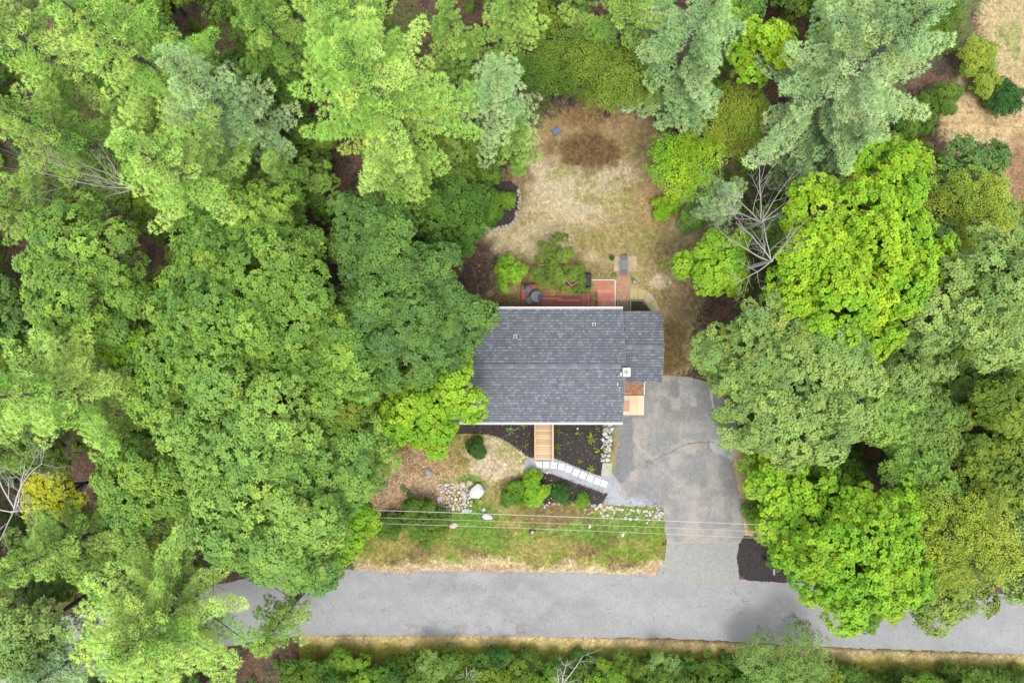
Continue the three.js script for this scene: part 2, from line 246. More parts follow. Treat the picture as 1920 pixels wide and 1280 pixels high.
for (const [P, s, a] of [[P_BED1, 3, 1.2], [P_BED2, 5, 1.6], [P_BED3, 7, 1.4], [P_BED4, 9, 1.5]]) { const m = structure('mulch_bed', sheet(ragged(P, a, 3, s), 0, 0.05), mulchMat, 0.004); }
const P_DUSTPATH = [[985, 859], [1002, 857], [1040, 859], [1060, 866], [1090, 879], [1110, 887], [1128, 893], [1146, 884], [1155, 899], [1143, 924], [1130, 924], [1095, 911], [1060, 898], [1030, 887], [1004, 884], [984, 885]];
const dustTex = texFrom(256, 256, (i, j, o) => { const v = 172 + (NT[(i * 11 + j * 257) & 65535] - 0.5) * 34 + (fbm(i / 30, j / 30, 3) - 0.5) * 34; o[0] = texByte(v - 2); o[1] = texByte(v); o[2] = texByte(v + 7); });
{ const t = dustTex.clone(); t.repeat.set(1 / 3, 1 / 3); t.needsUpdate = true; structure('gravel_path', sheet(ragged(P_DUSTPATH, 0.9, 3, 4)), new THREE.MeshStandardMaterial({ map: t, roughness: 1 }), 0.062); }
// ---------------------------------------------------------------- the house
const grainTex = texFrom(256, 256, (i, j, o) => { const v = 200 + (NT[(i * 17 + j * 263) & 65535] - 0.5) * 70 + (fbm(i / 20, j / 20, 3) - 0.5) * 60; o[0] = o[1] = o[2] = v; });
const white = std(tone(240, 240, 238), 0.5), offWhite = std(tone(236, 232, 222), 0.7), darkGap = std(tone(48, 46, 44), 0.9);
const ROOF = { ridgeZ: 1.98, ridgeY: 4.55, run: 4.66, eaveY: 2.92, x0: -5.7, x1: 9.06 };
const ROOF2 = { ridgeZ: 0.46, ridgeY: 3.42, run: 2.96, eaveY: 2.6, x0: 9.0, x1: 12.36 };
const house = thing('house', 'single storey house with slate grey shingle roof and white gutters', 'house', V(0, 0, 0));
{
  const wall = std(tone(206, 204, 198), 0.8), H = house;
  // walls with the gable triangles above them
  const gable = (R, x0, x1, in_) => {
    const zs = R.ridgeZ + R.run - in_, zn = R.ridgeZ - R.run + in_, sl = (R.ridgeY - R.eaveY) / R.run, ye = R.ridgeY - sl * (R.run - in_) - 0.16;
    const sh = new THREE.Shape([[zn, 0], [zs, 0], [zs, ye], [R.ridgeZ, R.ridgeY - 0.16], [zn, ye]].map(a => new THREE.Vector2(a[0], a[1])));
    const g = new THREE.ExtrudeGeometry(sh, { depth: x1 - x0, bevelEnabled: false }); g.rotateY(-Math.PI / 2); g.translate(x1, 0, 0); return g;
  };
  part('wall', gable(ROOF, ROOF.x0 + 0.25, ROOF.x1 - 0.25, 0.45), wall, H);
  part('wall', gable(ROOF2, ROOF2.x0 - 0.15, ROOF2.x1 - 0.2, 0.3), wall, H);
  const frontDoor = part('door', boxGeo(0.95, 2.05, 0.06, 2.66, 1.5, 6.24), std(tone(120, 60, 50), 0.5), H); part('handle', boxGeo(0.05, 0.12, 0.06, 3.02, 1.45, 6.3), std(tone(180, 170, 150), 0.4, { metalness: 0.8 }), frontDoor);
  for (const x of [-3.6, -0.4, 5.2, 7.2]) { const w = part('window', boxGeo(1.1, 1.1, 0.05, x, 1.75, 6.235), std(tone(60, 70, 80), 0.1), H); part('frame', merge(boxGeo(1.26, 0.08, 0.09, x, 2.34, 6.25), boxGeo(1.26, 0.08, 0.09, x, 1.16, 6.25), boxGeo(0.08, 1.1, 0.09, x - 0.59, 1.75, 6.25), boxGeo(0.08, 1.1, 0.09, x + 0.59, 1.75, 6.25)), white, w); }
  // roofs: deck boards, shingles course by course
  const tones = [[108, 112, 123], [114, 118, 129], [120, 124, 136], [112, 116, 126], [130, 134, 146], [110, 115, 121], [136, 141, 153], [118, 122, 132], [122, 127, 132], [104, 108, 119]].map(a => tone(...a));
  const toneMats = tones.map(c => std(c, 0.95, { map: (() => { const t = grainTex.clone(); t.needsUpdate = true; return t; })() })).map((m, i) => { if (i) m.map = null; else m.map = null; return m; });
  const unit = new THREE.BoxGeometry(1, 1, 1);
  let singles = 0; const r = rng(5);
  for (const [R, name] of [[ROOF, 'roof'], [ROOF2, 'roof']]) {
    const A = Math.atan2(R.ridgeY - R.eaveY, R.run), L = Math.hypot(R.run, R.ridgeY - R.eaveY), W = R.x1 - R.x0, xm = (R.x0 + R.x1) / 2;
    const deck = new MB(); for (const s of [1, -1]) deck.box(xm, R.ridgeY - Math.sin(A) * L / 2 - 0.06 * Math.cos(A), R.ridgeZ + s * (Math.cos(A) * L / 2 - 0.03), W - 0.02, 0.1, L, 0, null, s * A);
    const roof = part(name, deck.geo(), std(tone(70, 70, 74), 0.95), H);
    const rest = new MB(), expo = 0.232, courses = Math.ceil(L / expo), m4 = new THREE.Matrix4(), q = new THREE.Quaternion();
    for (const s of [1, -1]) {
      for (let c = 0; c < courses; c++) {
        const d = L - (c + 0.5) * expo;                           // centre of the course, measured down from the ridge
        if (d < 0.02) continue;
        let x = R.x0; const tilt = s * (A - 0.06);
        while (x < R.x1 - 0.01) {
          let w = 0.11 + r() * 0.2; if (x + w > R.x1 - 0.12) w = R.x1 - x;
          const yy = R.ridgeY - Math.sin(A) * d + 0.012 + r() * 0.006, zz = R.ridgeZ + s * Math.cos(A) * d, patch = fbm(x * 0.9 + s * 9, d * 1.5, 2), k = Math.min(9, Math.floor((r() * 0.95 + patch * 0.2 - 0.08) * 10) | 0), kk = Math.max(0, k);
          const near = d < 2.2 && x > 3 && s > 0 && R === ROOF;
          q.setFromEuler(new THREE.Euler(tilt, 0, 0)); m4.compose(V(x + w / 2, yy, zz), q, V(w - 0.008, 0.03 + r() * 0.006, expo - 0.042));
          if (near && singles < 300) { singles++; const sh = part('shingle', unit, toneMats[kk], roof); m4.decompose(sh.position, sh.quaternion, sh.scale); }
          else rest.boxM(m4, tones[kk].clone().multiplyScalar(0.94 + r() * 0.12));
          x += w;
        }
      }
    }
    const st = part('shingles', rest.geo(true), std(new THREE.Color(1, 1, 1), 0.95, { vertexColors: true }), roof); st.userData.kind = 'stuff';
    // ridge caps
    for (let x = R.x0, i = 0; x < R.x1 - 0.1; x += 0.34, i++) { const w = Math.min(0.37, R.x1 - x), cg = new MB(); for (const s of [1, -1]) cg.box(0, -Math.sin(A) * 0.075, s * Math.cos(A) * 0.085, w, 0.03, 0.2, 0, null, s * A); const m = part('ridge_cap', cg.geo(), toneMats[(i * 7 + 2) % 5], roof); m.position.set(x + w / 2, R.ridgeY + 0.075 + (i % 2) * 0.004, R.ridgeZ); m.rotation.z = 0.02; }
    // edge trim along the gable
    const trim = new MB(); for (const s of [1, -1]) trim.box(R.x1 + 0.012, R.ridgeY - Math.sin(A) * L / 2 - 0.08, R.ridgeZ + s * (Math.cos(A) * L / 2 - 0.02), 0.022, 0.16, L, 0, null, s * A);
    part('rake_trim', trim.geo(), std(tone(150, 150, 152), 0.6), roof);
  }
  const yE = ROOF.eaveY;
  for (const s of [1, -1]) { // gutters are open troughs
    const z = ROOF.ridgeZ + s * (ROOF.run + 0.075), W = ROOF.x1 - ROOF.x0 + 0.06, x = (ROOF.x0 + ROOF.x1) / 2, g = new MB();
    g.box(x, yE - 0.11, z, W, 0.012, 0.13).box(x, yE - 0.055, z + 0.066, W, 0.12, 0.014).box(x, yE - 0.055, z - 0.066, W, 0.12, 0.014).box(x - W / 2, yE - 0.055, z, 0.012, 0.12, 0.13).box(x + W / 2, yE - 0.055, z, 0.012, 0.12, 0.13);
    g.box(x, yE + 0.006, z + s * 0.062, W, 0.012, 0.05).box(x, yE + 0.004, z - s * 0.055, W, 0.01, 0.05);
    part('gutter', g.geo(), white, house);
  }
  // chimney at the gable, with cap and flashing
  const c = part('chimney', boxGeo(0.52, 5.1, 0.64, 9.02, 2.55, 2.42), std(tone(214, 210, 200), 0.8), H);
  part('chimney_cap', merge(boxGeo(0.6, 0.07, 0.7, 9.02, 5.13, 2.42), boxGeo(0.56, 0.03, 0.66, 9.02, 5.18, 2.42)), std(tone(240, 238, 230), 0.8), c);
  const fl = new THREE.CylinderGeometry(0.12, 0.13, 0.22, 14, 1, true); fl.translate(8.96, 5.28, 2.38); part('flue', fl, std(tone(196, 190, 178), 0.7, { side: THREE.DoubleSide }), c);
  part('flashing', merge(boxGeo(0.34, 0.02, 0.1, 8.78, 4.6, 2.02, 0.3, 0.1), boxGeo(0.14, 0.02, 0.3, 8.7, 4.42, 2.6, 0, 0.34)), std(tone(232, 230, 226), 0.5, { metalness: 0.3 }), c);
  // plumbing vents with white boots
  for (const [x, y] of [[966, 631], [1114, 608]]) {
    const hh = ROOF.ridgeY - (ROOF.ridgeZ - G(x, y, 3.6).z) * (ROOF.ridgeY - ROOF.eaveY) / ROOF.run, p = G(x, y, hh + 0.05), v = part('vent_boot', (() => { const g = boxGeo(0.27, 0.02, 0.27); g.rotateX(-0.335); g.translate(p.x, hh + 0.045, p.z); return g; })(), white, H);
    const cg = new THREE.CylinderGeometry(0.075, 0.12, 0.14, 14); cg.translate(p.x, hh + 0.11, p.z + 0.03); const pg = new THREE.CylinderGeometry(0.045, 0.045, 0.34, 12, 1, true); pg.translate(p.x, hh + 0.2, p.z + 0.03);
    part('collar', cg, std(tone(150, 150, 150), 0.6), v); part('pipe', pg, std(tone(70, 70, 70), 0.6, { side: THREE.DoubleSide }), v);
  }
  const dr = rng(8), fg = new MB(); for (const [x, y] of [[1160, 705], [1158, 719], [1158, 722], [1162, 727], [1161, 732]]) { const hh = ROOF.ridgeY - Math.abs(ROOF.ridgeZ - G(x, y, 3.9).z) * 0.35, p = G(x, y, hh); fg.box(p.x, hh + 0.06, p.z, 0.06 + dr() * 0.05, 0.02, 0.05 + dr() * 0.05, dr() * 3, null, 0.28); }
  part('debris', fg.geo(), offWhite, H).userData.kind = 'stuff';
}
// ---------------------------------------------------------------- front footbridge of new lumber
const woodTex = texFrom(256, 256, (i, j, o) => { const v = 238 + (fbm(i / 40, j / 2.2, 3) - 0.5) * 80 + (NT[(i + j * 511) & 65535] - 0.5) * 20; o[0] = o[1] = o[2] = Math.min(255, v); });
const wood = (c, rough = 0.8) => std(c, rough, { map: woodTex });
const uvUnit = () => new THREE.BoxGeometry(1, 1, 1);
const UNIT = uvUnit();
function board(name, mat, parent, x, y, z, sx, sy, sz, ry = 0) { const m = part(name, UNIT, mat, parent); m.position.set(x, y, z); m.scale.set(sx, sy, sz); m.rotation.y = ry; return m; }
{
  const h = 0.5, a = G(1003, 790, h), b = G(1035, 862, h), cx = (a.x + b.x) / 2, W = b.x - a.x, L = b.z - a.z, t = thing('footbridge', 'new pale lumber footbridge with side rails leading to front door', 'footbridge', V(cx, 0, a.z));
  const mats = [[232, 196, 150], [240, 206, 162], [224, 186, 138], [244, 212, 172], [234, 200, 158]].map(c => wood(tone(...c))), r = rng(3), n = Math.round(L / 0.215);
  for (let i = 0; i < n; i++) board('plank', mats[Math.floor(r() * 5)], t, (r() - 0.5) * 0.012, h - 0.02 + (r() - 0.5) * 0.005, (i + 0.5) * L / n, W, 0.038, L / n - 0.012);
  for (const s of [-1, 1]) {
    board('joist', mats[2], t, s * (W / 2 - 0.06), h - 0.14, L / 2, 0.05, 0.2, L);
    const rail = board('handrail', mats[s > 0 ? 1 : 2], t, s * (W / 2 + 0.02), h + 0.92, L / 2 + 0.06, 0.14, 0.04, L);
    board('lower_rail', mats[2], t, s * (W / 2 + 0.02), h + 0.78, L / 2 + 0.06, 0.04, 0.09, L);
    for (let k = 0; k < 4; k++) board('post', mats[0], t, s * (W / 2 + 0.02), (h + 0.9) / 2, 0.1 + k * (L - 0.2) / 3 + 0.03, 0.09, h + 0.9, 0.09);
    for (let k = 0; k < 22; k++) board('baluster', mats[k % 5], t, s * (W / 2 + 0.02), h + 0.38, 0.18 + k * (L - 0.3) / 22, 0.035, 0.76, 0.035);
  }
}
// white square pavers
{
  const pos = [[322, 650, 0], [410, 649, 0], [502, 655, 3], [595, 670, 12], [680, 700, 20], [768, 740, 23], [853, 775, 24], [940, 810, 22], [1025, 845, 22], [1105, 875, 22]];
  const g = new THREE.BoxGeometry(0.53, 0.05, 0.55, 1, 1, 1), ms = [[246, 245, 243], [238, 238, 238], [248, 246, 242]].map(c => std(tone(...c), 0.85)), path = thing('stepping_path', 'curving row of ten white square pavers below the footbridge', 'path', V(0, 0, 0));
  pos.forEach(([x, y, d], i) => { const m = part('paver', g, ms[i % 3], path), p = G(960 + x / 6.4, 770 + y / 6.4, 0.1); m.position.set(p.x, 0.085, p.z); m.rotation.y = -d * Math.PI / 180; });
}
// ---------------------------------------------------------------- side stoop
{
  const t = thing('side_stoop', 'tan side stoop with brown brick step and doormat', 'stoop', V(0, 0, 0)), a = G(1165, 741, 0.3), b = G(1208, 778, 0.3);
  const tan = [[238, 214, 178], [232, 208, 172], [242, 220, 186]].map(c => std(tone(...c), 0.85));
  part('base', boxGeo(b.x - a.x - 0.02, 0.26, b.z - a.z - 0.02, (a.x + b.x) / 2, 0.15, (a.z + b.z) / 2), std(tone(206, 182, 150), 0.9), t);
  const xs = [a.x, a.x + (b.x - a.x) * 0.32, a.x + (b.x - a.x) * 0.7, b.x], zs = [a.z, a.z + (b.z - a.z) * 0.42, b.z];
  for (let i = 0; i < 3; i++) for (let j = 0; j < 2; j++) { if (i === 2 && j) continue; const z1 = i === 2 ? b.z : zs[j + 1]; part('slab', boxGeo(xs[i + 1] - xs[i] - 0.012, 0.05, z1 - zs[j] - 0.012, (xs[i] + xs[i + 1]) / 2, 0.305, (zs[j] + z1) / 2), tan[(i + j * 2) % 3], t); }
  const c = G(1166, 716, 0.28), d = G(1207, 740, 0.28), bm = [[176, 124, 92], [188, 136, 104], [168, 118, 90], [196, 146, 112]].map(q => std(tone(...q), 0.9)), r = rng(31);
  part('mortar', boxGeo(d.x - c.x, 0.3, d.z - c.z, (c.x + d.x) / 2, 0.165, (c.z + d.z) / 2), std(tone(150, 118, 96), 0.95), t);
  for (let i = 0; i < 9; i++) for (let j = 0; j < 5; j++) { const w = (d.x - c.x) / 9, l = (d.z - c.z) / 5; part('brick', UNIT, bm[Math.floor(r() * 4)], t); const m = t.children[t.children.length - 1]; m.position.set(c.x + (i + 0.5) * w, 0.32 + r() * 0.004, c.z + (j + 0.5) * l); m.scale.set(w - 0.014, 0.04, l - 0.014); }
  board('edging', white, t, d.x + 0.05, 0.18, (c.z + d.z) / 2, 0.08, 0.34, d.z - c.z);
  const mg = G(1175, 761, 0.35); single('doormat', 'dusty pink doormat on the tan side stoop', 'doormat', merge(boxGeo(0.5, 0.018, 0.94), boxGeo(0.42, 0.01, 0.86, 0, 0.012)), std(tone(214, 168, 148), 1), V(mg.x, 0.342, mg.z));
}
// ---------------------------------------------------------------- back deck, patio, walk
const redwood = [[176, 96, 78], [164, 84, 66], [188, 108, 86], [150, 76, 62], [172, 104, 90], [196, 122, 98]].map(c => wood(tone(...c)));
{
  const h = 0.62, a = G(978, 533, h), b = G(1089, 582, h), t = thing('deck', 'weathered red back deck with long boards against the house', 'deck', V(0, 0, 0)), r = rng(12);
  const n = 14, w = (b.z - a.z) / n;
  for (let i = 0; i < n; i++) { const split = a.x + (b.x - a.x) * (0.3 + 0.4 * r()); for (const [x0, x1] of [[a.x, split], [split, b.x]]) board('plank', redwood[Math.floor(r() * 6)], t, (x0 + x1) / 2, h - 0.02 + (r() - 0.5) * 0.006, a.z + (i + 0.5) * w, x1 - x0 - 0.008, 0.036, w - 0.014); }
  for (const z of [a.z, b.z]) board('joist', redwood[3], t, (a.x + b.x) / 2, h - 0.14, z, b.x - a.x, 0.18, 0.05);
  for (const x of [a.x, (a.x + b.x) / 2, b.x]) { board('joist', redwood[3], t, x, h - 0.15, (a.z + b.z) / 2, 0.05, 0.18, b.z - a.z); for (const z of [a.z, b.z]) board('post', redwood[3], t, x, 0.24, z, 0.1, 0.48, 0.1); }
  const c = G(1090, 549, 0.34), d = G(1121, 574, 0.34), st = thing('deck_step', 'low red platform step of crosswise boards beside the deck', 'step', V(0, 0, 0));
  for (let i = 0; i < 10; i++) { const w2 = (d.x - c.x) / 10; board('plank', redwood[Math.floor(r() * 6)], st, c.x + (i + 0.5) * w2, 0.32, (c.z + d.z) / 2, w2 - 0.013, 0.036, d.z - c.z); }
  board('frame', redwood[3], st, (c.x + d.x) / 2, 0.15, (c.z + d.z) / 2, d.x - c.x - 0.04, 0.3, d.z - c.z - 0.04);
  // patio of red tiles with a white border
  const e = G(1104, 526), f = G(1152, 582), pt = structure('patio', boxGeo(f.x - e.x, 0.06, f.z - e.z, (e.x + f.x) / 2, 0.03, (e.z + f.z) / 2), std(tone(168, 118, 98), 0.95));
  const pm = [[222, 140, 122], [228, 150, 130], [212, 130, 112], [196, 132, 106], [186, 126, 100], [204, 142, 116]].map(q => std(tone(...q), 0.92));
  for (let i = 0; i < 6; i++) for (let j = 0; j < 7; j++) { const w2 = (f.x - e.x) / 6, l = (f.z - e.z) / 7, inner = i > 1 && j > 1 && j < 6; const m = part('tile', UNIT, pm[(inner ? 0 : 3) + Math.floor(r() * 3)], pt); m.position.set(e.x + (i + 0.5) * w2, 0.068 + r() * 0.004, e.z + (j + 0.5) * l); m.scale.set(w2 - 0.012, 0.02, l - 0.012); }
  const bord = part('edging', merge(boxGeo(f.x - e.x + 0.1, 0.14, 0.1, (e.x + f.x) / 2, 0.07, e.z - 0.055), boxGeo(0.1, 0.13, f.z - e.z, f.x + 0.055, 0.065, (e.z + f.z) / 2)), std(tone(226, 218, 206), 0.8), pt);
  // paver walk
  const g0 = G(1154, 509), g1 = G(1181, 563), wk = structure('brick_walk', boxGeo(g1.x - g0.x, 0.05, g1.z - g0.z, (g0.x + g1.x) / 2, 0.025, (g0.z + g1.z) / 2), std(tone(150, 122, 98), 0.95));
  const km = [[192, 148, 118], [200, 158, 128], [182, 138, 110], [206, 150, 122], [176, 140, 112]].map(q => std(tone(...q), 0.95));
  for (let i = 0; i < 6; i++) for (let j = 0; j < 20; j++) { const w2 = (g1.x - g0.x) / 6, l = (g1.z - g0.z) / 20; const m = part('brick', UNIT, km[Math.floor(r() * 5)], wk); m.position.set(g0.x + (i + 0.5) * w2, 0.058 + r() * 0.005, g0.z + (j + 0.5) * l); m.scale.set(w2 - 0.01, 0.02, l - 0.01); }
  // concrete pad
  const p0 = G(1151, 480), p1 = G(1194, 508.6), pad = structure('concrete_pad', boxGeo(p1.x - p0.x, 0.03, p1.z - p0.z, (p0.x + p1.x) / 2, 0.016, (p0.z + p1.z) / 2), std(tone(178, 158, 128), 0.95));
  const cm = [[208, 188, 156], [200, 178, 146], [190, 168, 134], [196, 178, 140]].map(q => std(tone(...q), 0.95));
  for (let i = 0; i < 5; i++) for (let j = 0; j < 3; j++) { const w2 = (p1.x - p0.x) / 5, l = (p1.z - p0.z) / 3; const m = part('slab', UNIT, cm[Math.floor(r() * 4)], pad); m.position.set(p0.x + (i + 0.5) * w2, 0.04 + r() * 0.006, p0.z + (j + 0.5) * l); m.scale.set(w2 - 0.02, 0.02, l - 0.02); }
  // curved concrete path
  const cp = structure('concrete_path', sheet([[1181, 539], [1198, 540], [1213, 544], [1224, 554], [1232, 566], [1237, 582], [1219, 584], [1214, 573], [1206, 562], [1181, 562]], 0, 0.03), std(tone(150, 142, 96), 0.95), 0.004);
  const cut = [[[1181.5, 539.5], [1197, 540.3], [1196.5, 561], [1181.5, 561]], [[1197.6, 540.4], [1213, 544.6], [1215, 546], [1206, 561], [1197.2, 561]], [[1215.6, 546.6], [1224, 554.6], [1229, 562], [1213.6, 570.6], [1206.8, 561.4]], [[1229.4, 562.8], [1236.4, 582], [1219.4, 583.6], [1214, 571.4]]];
  cut.forEach((P, i) => { const m = part('slab', sheet(P, 0, 0.03), std(tone(...[[192, 180, 126], [196, 182, 128], [194, 184, 150], [198, 186, 142]][i]), 0.95), cp); m.position.y = 0.026; });
  // small planting pocket behind the path, framed with boards
  const pk = thing('planter_bed', 'shady planting bed framed with grey boards inside curved path', 'planter', V(0, 0, 0)); part('soil', sheet([[1183, 565], [1205, 565], [1217, 582], [1183, 582]], 0, 0.06), std(tone(62, 58, 34), 1), pk);
  for (const [x0, y0, x1, y1] of [[1182, 563, 1206, 563.6], [1182, 564, 1182, 582], [1207, 564, 1219, 583]]) { const q = G(x0, y0), w = G(x1, y1), dx = w.x - q.x, dz = w.z - q.z; board('plank', wood(tone(150, 142, 112)), pk, (q.x + w.x) / 2, 0.1, (q.z + w.z) / 2, Math.hypot(dx, dz), 0.2, 0.09, -Math.atan2(dz, dx)); }
  // worn steps up to the breezeway
  const s0 = G(1157, 564), s1 = G(1180, 590), ws = thing('back_steps', 'worn grey wooden steps at the back wall end of brick walk', 'steps', V(0, 0, 0));
  for (let k = 0; k < 3; k++) board('tread', wood(tone(128 - k * 4, 104 - k * 3, 86)), ws, (s0.x + s1.x) / 2, 0.12 + k * 0.17, s0.z + 0.18 + k * 0.33, s1.x - s0.x, 0.05, 0.33);
  for (const s of [-1, 1]) { board('stringer', wood(tone(176, 166, 140)), ws, (s0.x + s1.x) / 2 + s * (s1.x - s0.x) / 2 * 1.03, 0.28, s0.z + 0.55, 0.06, 0.52, 1.05); }
}
// ---------------------------------------------------------------- stones
function rockGeo(seed, flat = 0.6, sharp = 0.3) {
  let g = mergeVertices((() => { const q = new THREE.IcosahedronGeometry(0.5, 1); q.deleteAttribute('normal'); q.deleteAttribute('uv'); return q; })()); const p = g.attributes.position, r = rng(seed), planes = []; for (let k = 0; k < 6; k++) planes.push([V(r() - 0.5, r() - 0.5, r() - 0.5).normalize(), 0.3 + r() * 0.14]);
  for (let i = 0; i < p.count; i++) { const v = V(p.getX(i), p.getY(i), p.getZ(i)).multiplyScalar(1 + (r() - 0.5) * sharp); for (const [n, d] of planes) { const e = v.dot(n) - d; if (e > 0) v.addScaledVector(n, -e * 0.85); } p.setXYZ(i, v.x, v.y * flat, v.z); }
  g = g.toNonIndexed(); g.computeVertexNormals(); return g;
}
const rocks = [1, 2, 3, 4, 5, 6].map(s => rockGeo(s));
const stoneMats = [[222, 212, 200], [206, 196, 184], [214, 198, 176], [190, 184, 178], [230, 224, 214], [200, 178, 160]].map(c => std(tone(...c), 0.9));
const grayMats = [[196, 196, 188], [172, 172, 166], [206, 206, 198], [154, 152, 142], [214, 214, 206]].map(c => std(tone(...c), 0.9));
function stone(parent, x, y, size, r, mats, lift = 0.3) { const p = G(x, y), m = part('stone', rocks[Math.floor(r() * 6)], mats[Math.floor(r() * mats.length)], parent); const s = size * (0.75 + r() * 0.6); m.position.set(p.x, s * lift * 0.6, p.z); m.scale.set(s * (0.8 + r() * 0.5), s * 0.9, s * (0.8 + r() * 0.5)); m.rotation.set((r() - 0.5) * 0.5, r() * 6.3, (r() - 0.5) * 0.5); return m; }
{
  const r = rng(44);
  // rock pile: loose stones
  const spots = []; let tries = 0;
  while (spots.length < 85 && tries++ < 4000) { const x = 822 + r() * 62, y = 905 + r() * 52, s = 0.2 + r() * r() * 0.34; if (ell(x, y, 852, 930, 32, 27) < 0.02 && r() > 0.12) continue; if (Math.hypot(x - 893, y - 920) < 17) continue; if (spots.some(q => Math.hypot(q[0] - x, q[1] - y) * S < (q[2] + s) * 0.46)) continue; spots.push([x, y, s]); }
  for (const [x, y, s] of spots) { const p = G(x, y), m = single('stone', 'small pale broken stone lying in the rock pile beside white boulder', 'stone', rocks[Math.floor(r() * 6)], stoneMats[Math.floor(r() * 6)], V(p.x, s * 0.24, p.z), 0, 'stones of the rock pile'); m.scale.set(s * (0.9 + r() * 0.4), s * 1.1, s * (0.9 + r() * 0.4)); m.rotation.set((r() - 0.5) * 0.6, r() * 6.3, (r() - 0.5) * 0.6); }
  const big = (x, y, sx, sy, sz, ry, label, mat, seed) => { const p = G(x, y); const m = single('boulder', label, 'boulder', rockGeo(seed, 0.7, 0.16), mat, V(p.x, sy * 0.28, p.z), ry); m.scale.set(sx, sy, sz); return m; };
  big(893, 919, 1.45, 1.1, 1.3, 0.4, 'large pale angular boulder at the edge of the rock pile', std(tone(226, 224, 222), 0.9), 21);
  big(914, 968, 1.0, 0.5, 0.5, -0.2, 'flat grey boulder in green grass under the wires', std(tone(214, 214, 214), 0.9), 22);
  big(907, 955, 0.42, 0.35, 0.4, 1, 'small round grey boulder above the flat boulder', std(tone(190, 196, 200), 0.9), 23);
  big(876, 957, 0.4, 0.3, 0.42, 2, 'small grey boulder between rock pile and flat boulder', std(tone(186, 188, 196), 0.9), 24);
  big(824, 934, 0.62, 0.4, 0.48, 0.6, 'mauve grey block stone at far edge of the rock pile', std(tone(190, 176, 184), 0.9), 25);
  big(870, 926, 0.5, 0.5, 0.95, 0.5, 'long grey stone leaning between rock pile and pale boulder', std(tone(196, 186, 180), 0.9), 26);
  big(803, 884, 0.55, 0.35, 0.8, 0.5, 'mossy blue grey stone in the wood chips under bright maple', std(tone(150, 160, 164), 0.95), 27);
  big(850, 985, 0.8, 0.3, 0.5, 0.3, 'low pinkish stone in the grass below the rock pile', std(tone(206, 194, 182), 0.95), 28);
  // dry stone wall beside the drive
  const w = thing('stone_wall', 'low dry wall of pale stones between mulch bed and driveway', 'wall', V(0, 0, 0));
  for (let y = 796; y < 868; y += 3.0) for (const dx of [-6, -2, 2, 6]) { const xx = 1140 + (796 - y) * 0.09 + dx + (r() - 0.5) * 5; if (dx && r() < 0.25) continue; stone(w, xx, y + (r() - 0.5) * 4, 0.13 + r() * r() * 0.32, r, grayMats, 1.3); }
  for (const [x, y] of [[1131, 798], [1127, 823], [1136, 802], [1130, 855]]) stone(w, x, y, 0.2, r, grayMats, 0.6);
  structure('concrete_slab', sheet(ragged([[1130, 868], [1147, 867], [1148, 884], [1140, 892], [1127, 891]], 0.8, 2, 5), 0, 0.06), std(tone(190, 192, 176), 0.95), 0.02);
  // rubble edging along the lower bed and the drive
  const e = thing('stone_edging', 'ragged line of small pale stones along lawn top by driveway', 'edging', V(0, 0, 0));
  for (let k = 0; k < 150; k++) { const x = 1085 + r() * 158, top = 940 + (x - 1085) * 0.1 + (x > 1130 ? 4 : 0); stone(e, x, top + r() * r() * 28, 0.1 + r() * 0.17, r, [...grayMats, stoneMats[2]], 0.5); }
  for (let k = 0; k < 34; k++) { const x = 985 + r() * 100; stone(e, x, 947 + (r() - 0.5) * 5 - (x > 1030 ? 4 : 0), 0.1 + r() * 0.12, r, grayMats, 0.5); }
  for (let k = 0; k < 14; k++) stone(e, 1228 + r() * 16, 945 + r() * 30, 0.16 + r() * 0.16, r, grayMats, 0.6);
  // ring of stones round the bed by the pines
  const q = thing('stone_ring', 'ring of small stones round the mulch bed under the pines', 'edging', V(0, 0, 0));
  const P = ragged(P_BED4, 1, 2.2, 9); P.forEach(([x, y], i) => { if ((x < 905 && y < 400) || y < 352) return; for (let k = 0; k < (y > 415 ? 3 : 2); k++) stone(q, x + (r() - 0.5) * 6, y + (r() - 0.5) * 6, 0.09 + r() * 0.13, r, [grayMats[1], grayMats[3], stoneMats[3], stoneMats[5]], 0.6); });
  // loose stones on the verge
  for (const [x, y, l] of [[1168, 1003, 'single pale stone in the grass below the wires near driveway'], [1106, 987, 'tiny pale stone in the verge below the rubble edging'], [1230, 928, null]]) if (l) { const p = G(x, y), m = single('stone', l, 'stone', rocks[2], stoneMats[4], V(p.x, 0.04, p.z), 1.2); m.scale.set(0.42, 0.22, 0.26); }
  // cut stump
  const sp = G(998, 996), st = thing('stump', 'weathered grey cut stump in the green verge under the wires', 'stump', V(sp.x, 0, sp.z)); const mb = new MB(); mb.tube([V(0, -0.02, 0), V(0, 0.1, 0), V(0.01, 0.3, 0), V(0.01, 0.34, 0)], [0.34, 0.25, 0.2, 0.19], 12); part('trunk', mb.geo(), std(tone(120, 108, 92), 0.95), st); const cg = new THREE.CylinderGeometry(0.16, 0.17, 0.02, 14); cg.translate(0.01, 0.352, 0); part('cut_face', cg, std(tone(176, 168, 152), 0.9), st);
  // fallen log
  const l0 = G(674, 903), l1 = G(700, 879), lm = new MB(); lm.tube([V(l0.x, 0.15, l0.z), V((l0.x + l1.x) / 2, 0.16, (l0.z + l1.z) / 2 - 0.1), V(l1.x, 0.17, l1.z)], [0.2, 0.17, 0.14], 10); single('log', 'grey fallen log lying on wood chips below the big oak', 'log', lm.geo(), std(tone(128, 122, 112), 0.95));
  // ring half hidden under the maple
  const rg = new THREE.TorusGeometry(0.32, 0.05, 8, 28); rg.rotateX(Math.PI / 2); const rp = G(770, 862); single('garden_ring', 'pale ring lying on the ground under the bright maple', 'ring', rg, std(tone(196, 178, 156), 0.9), V(rp.x, 0.06, rp.z));
}
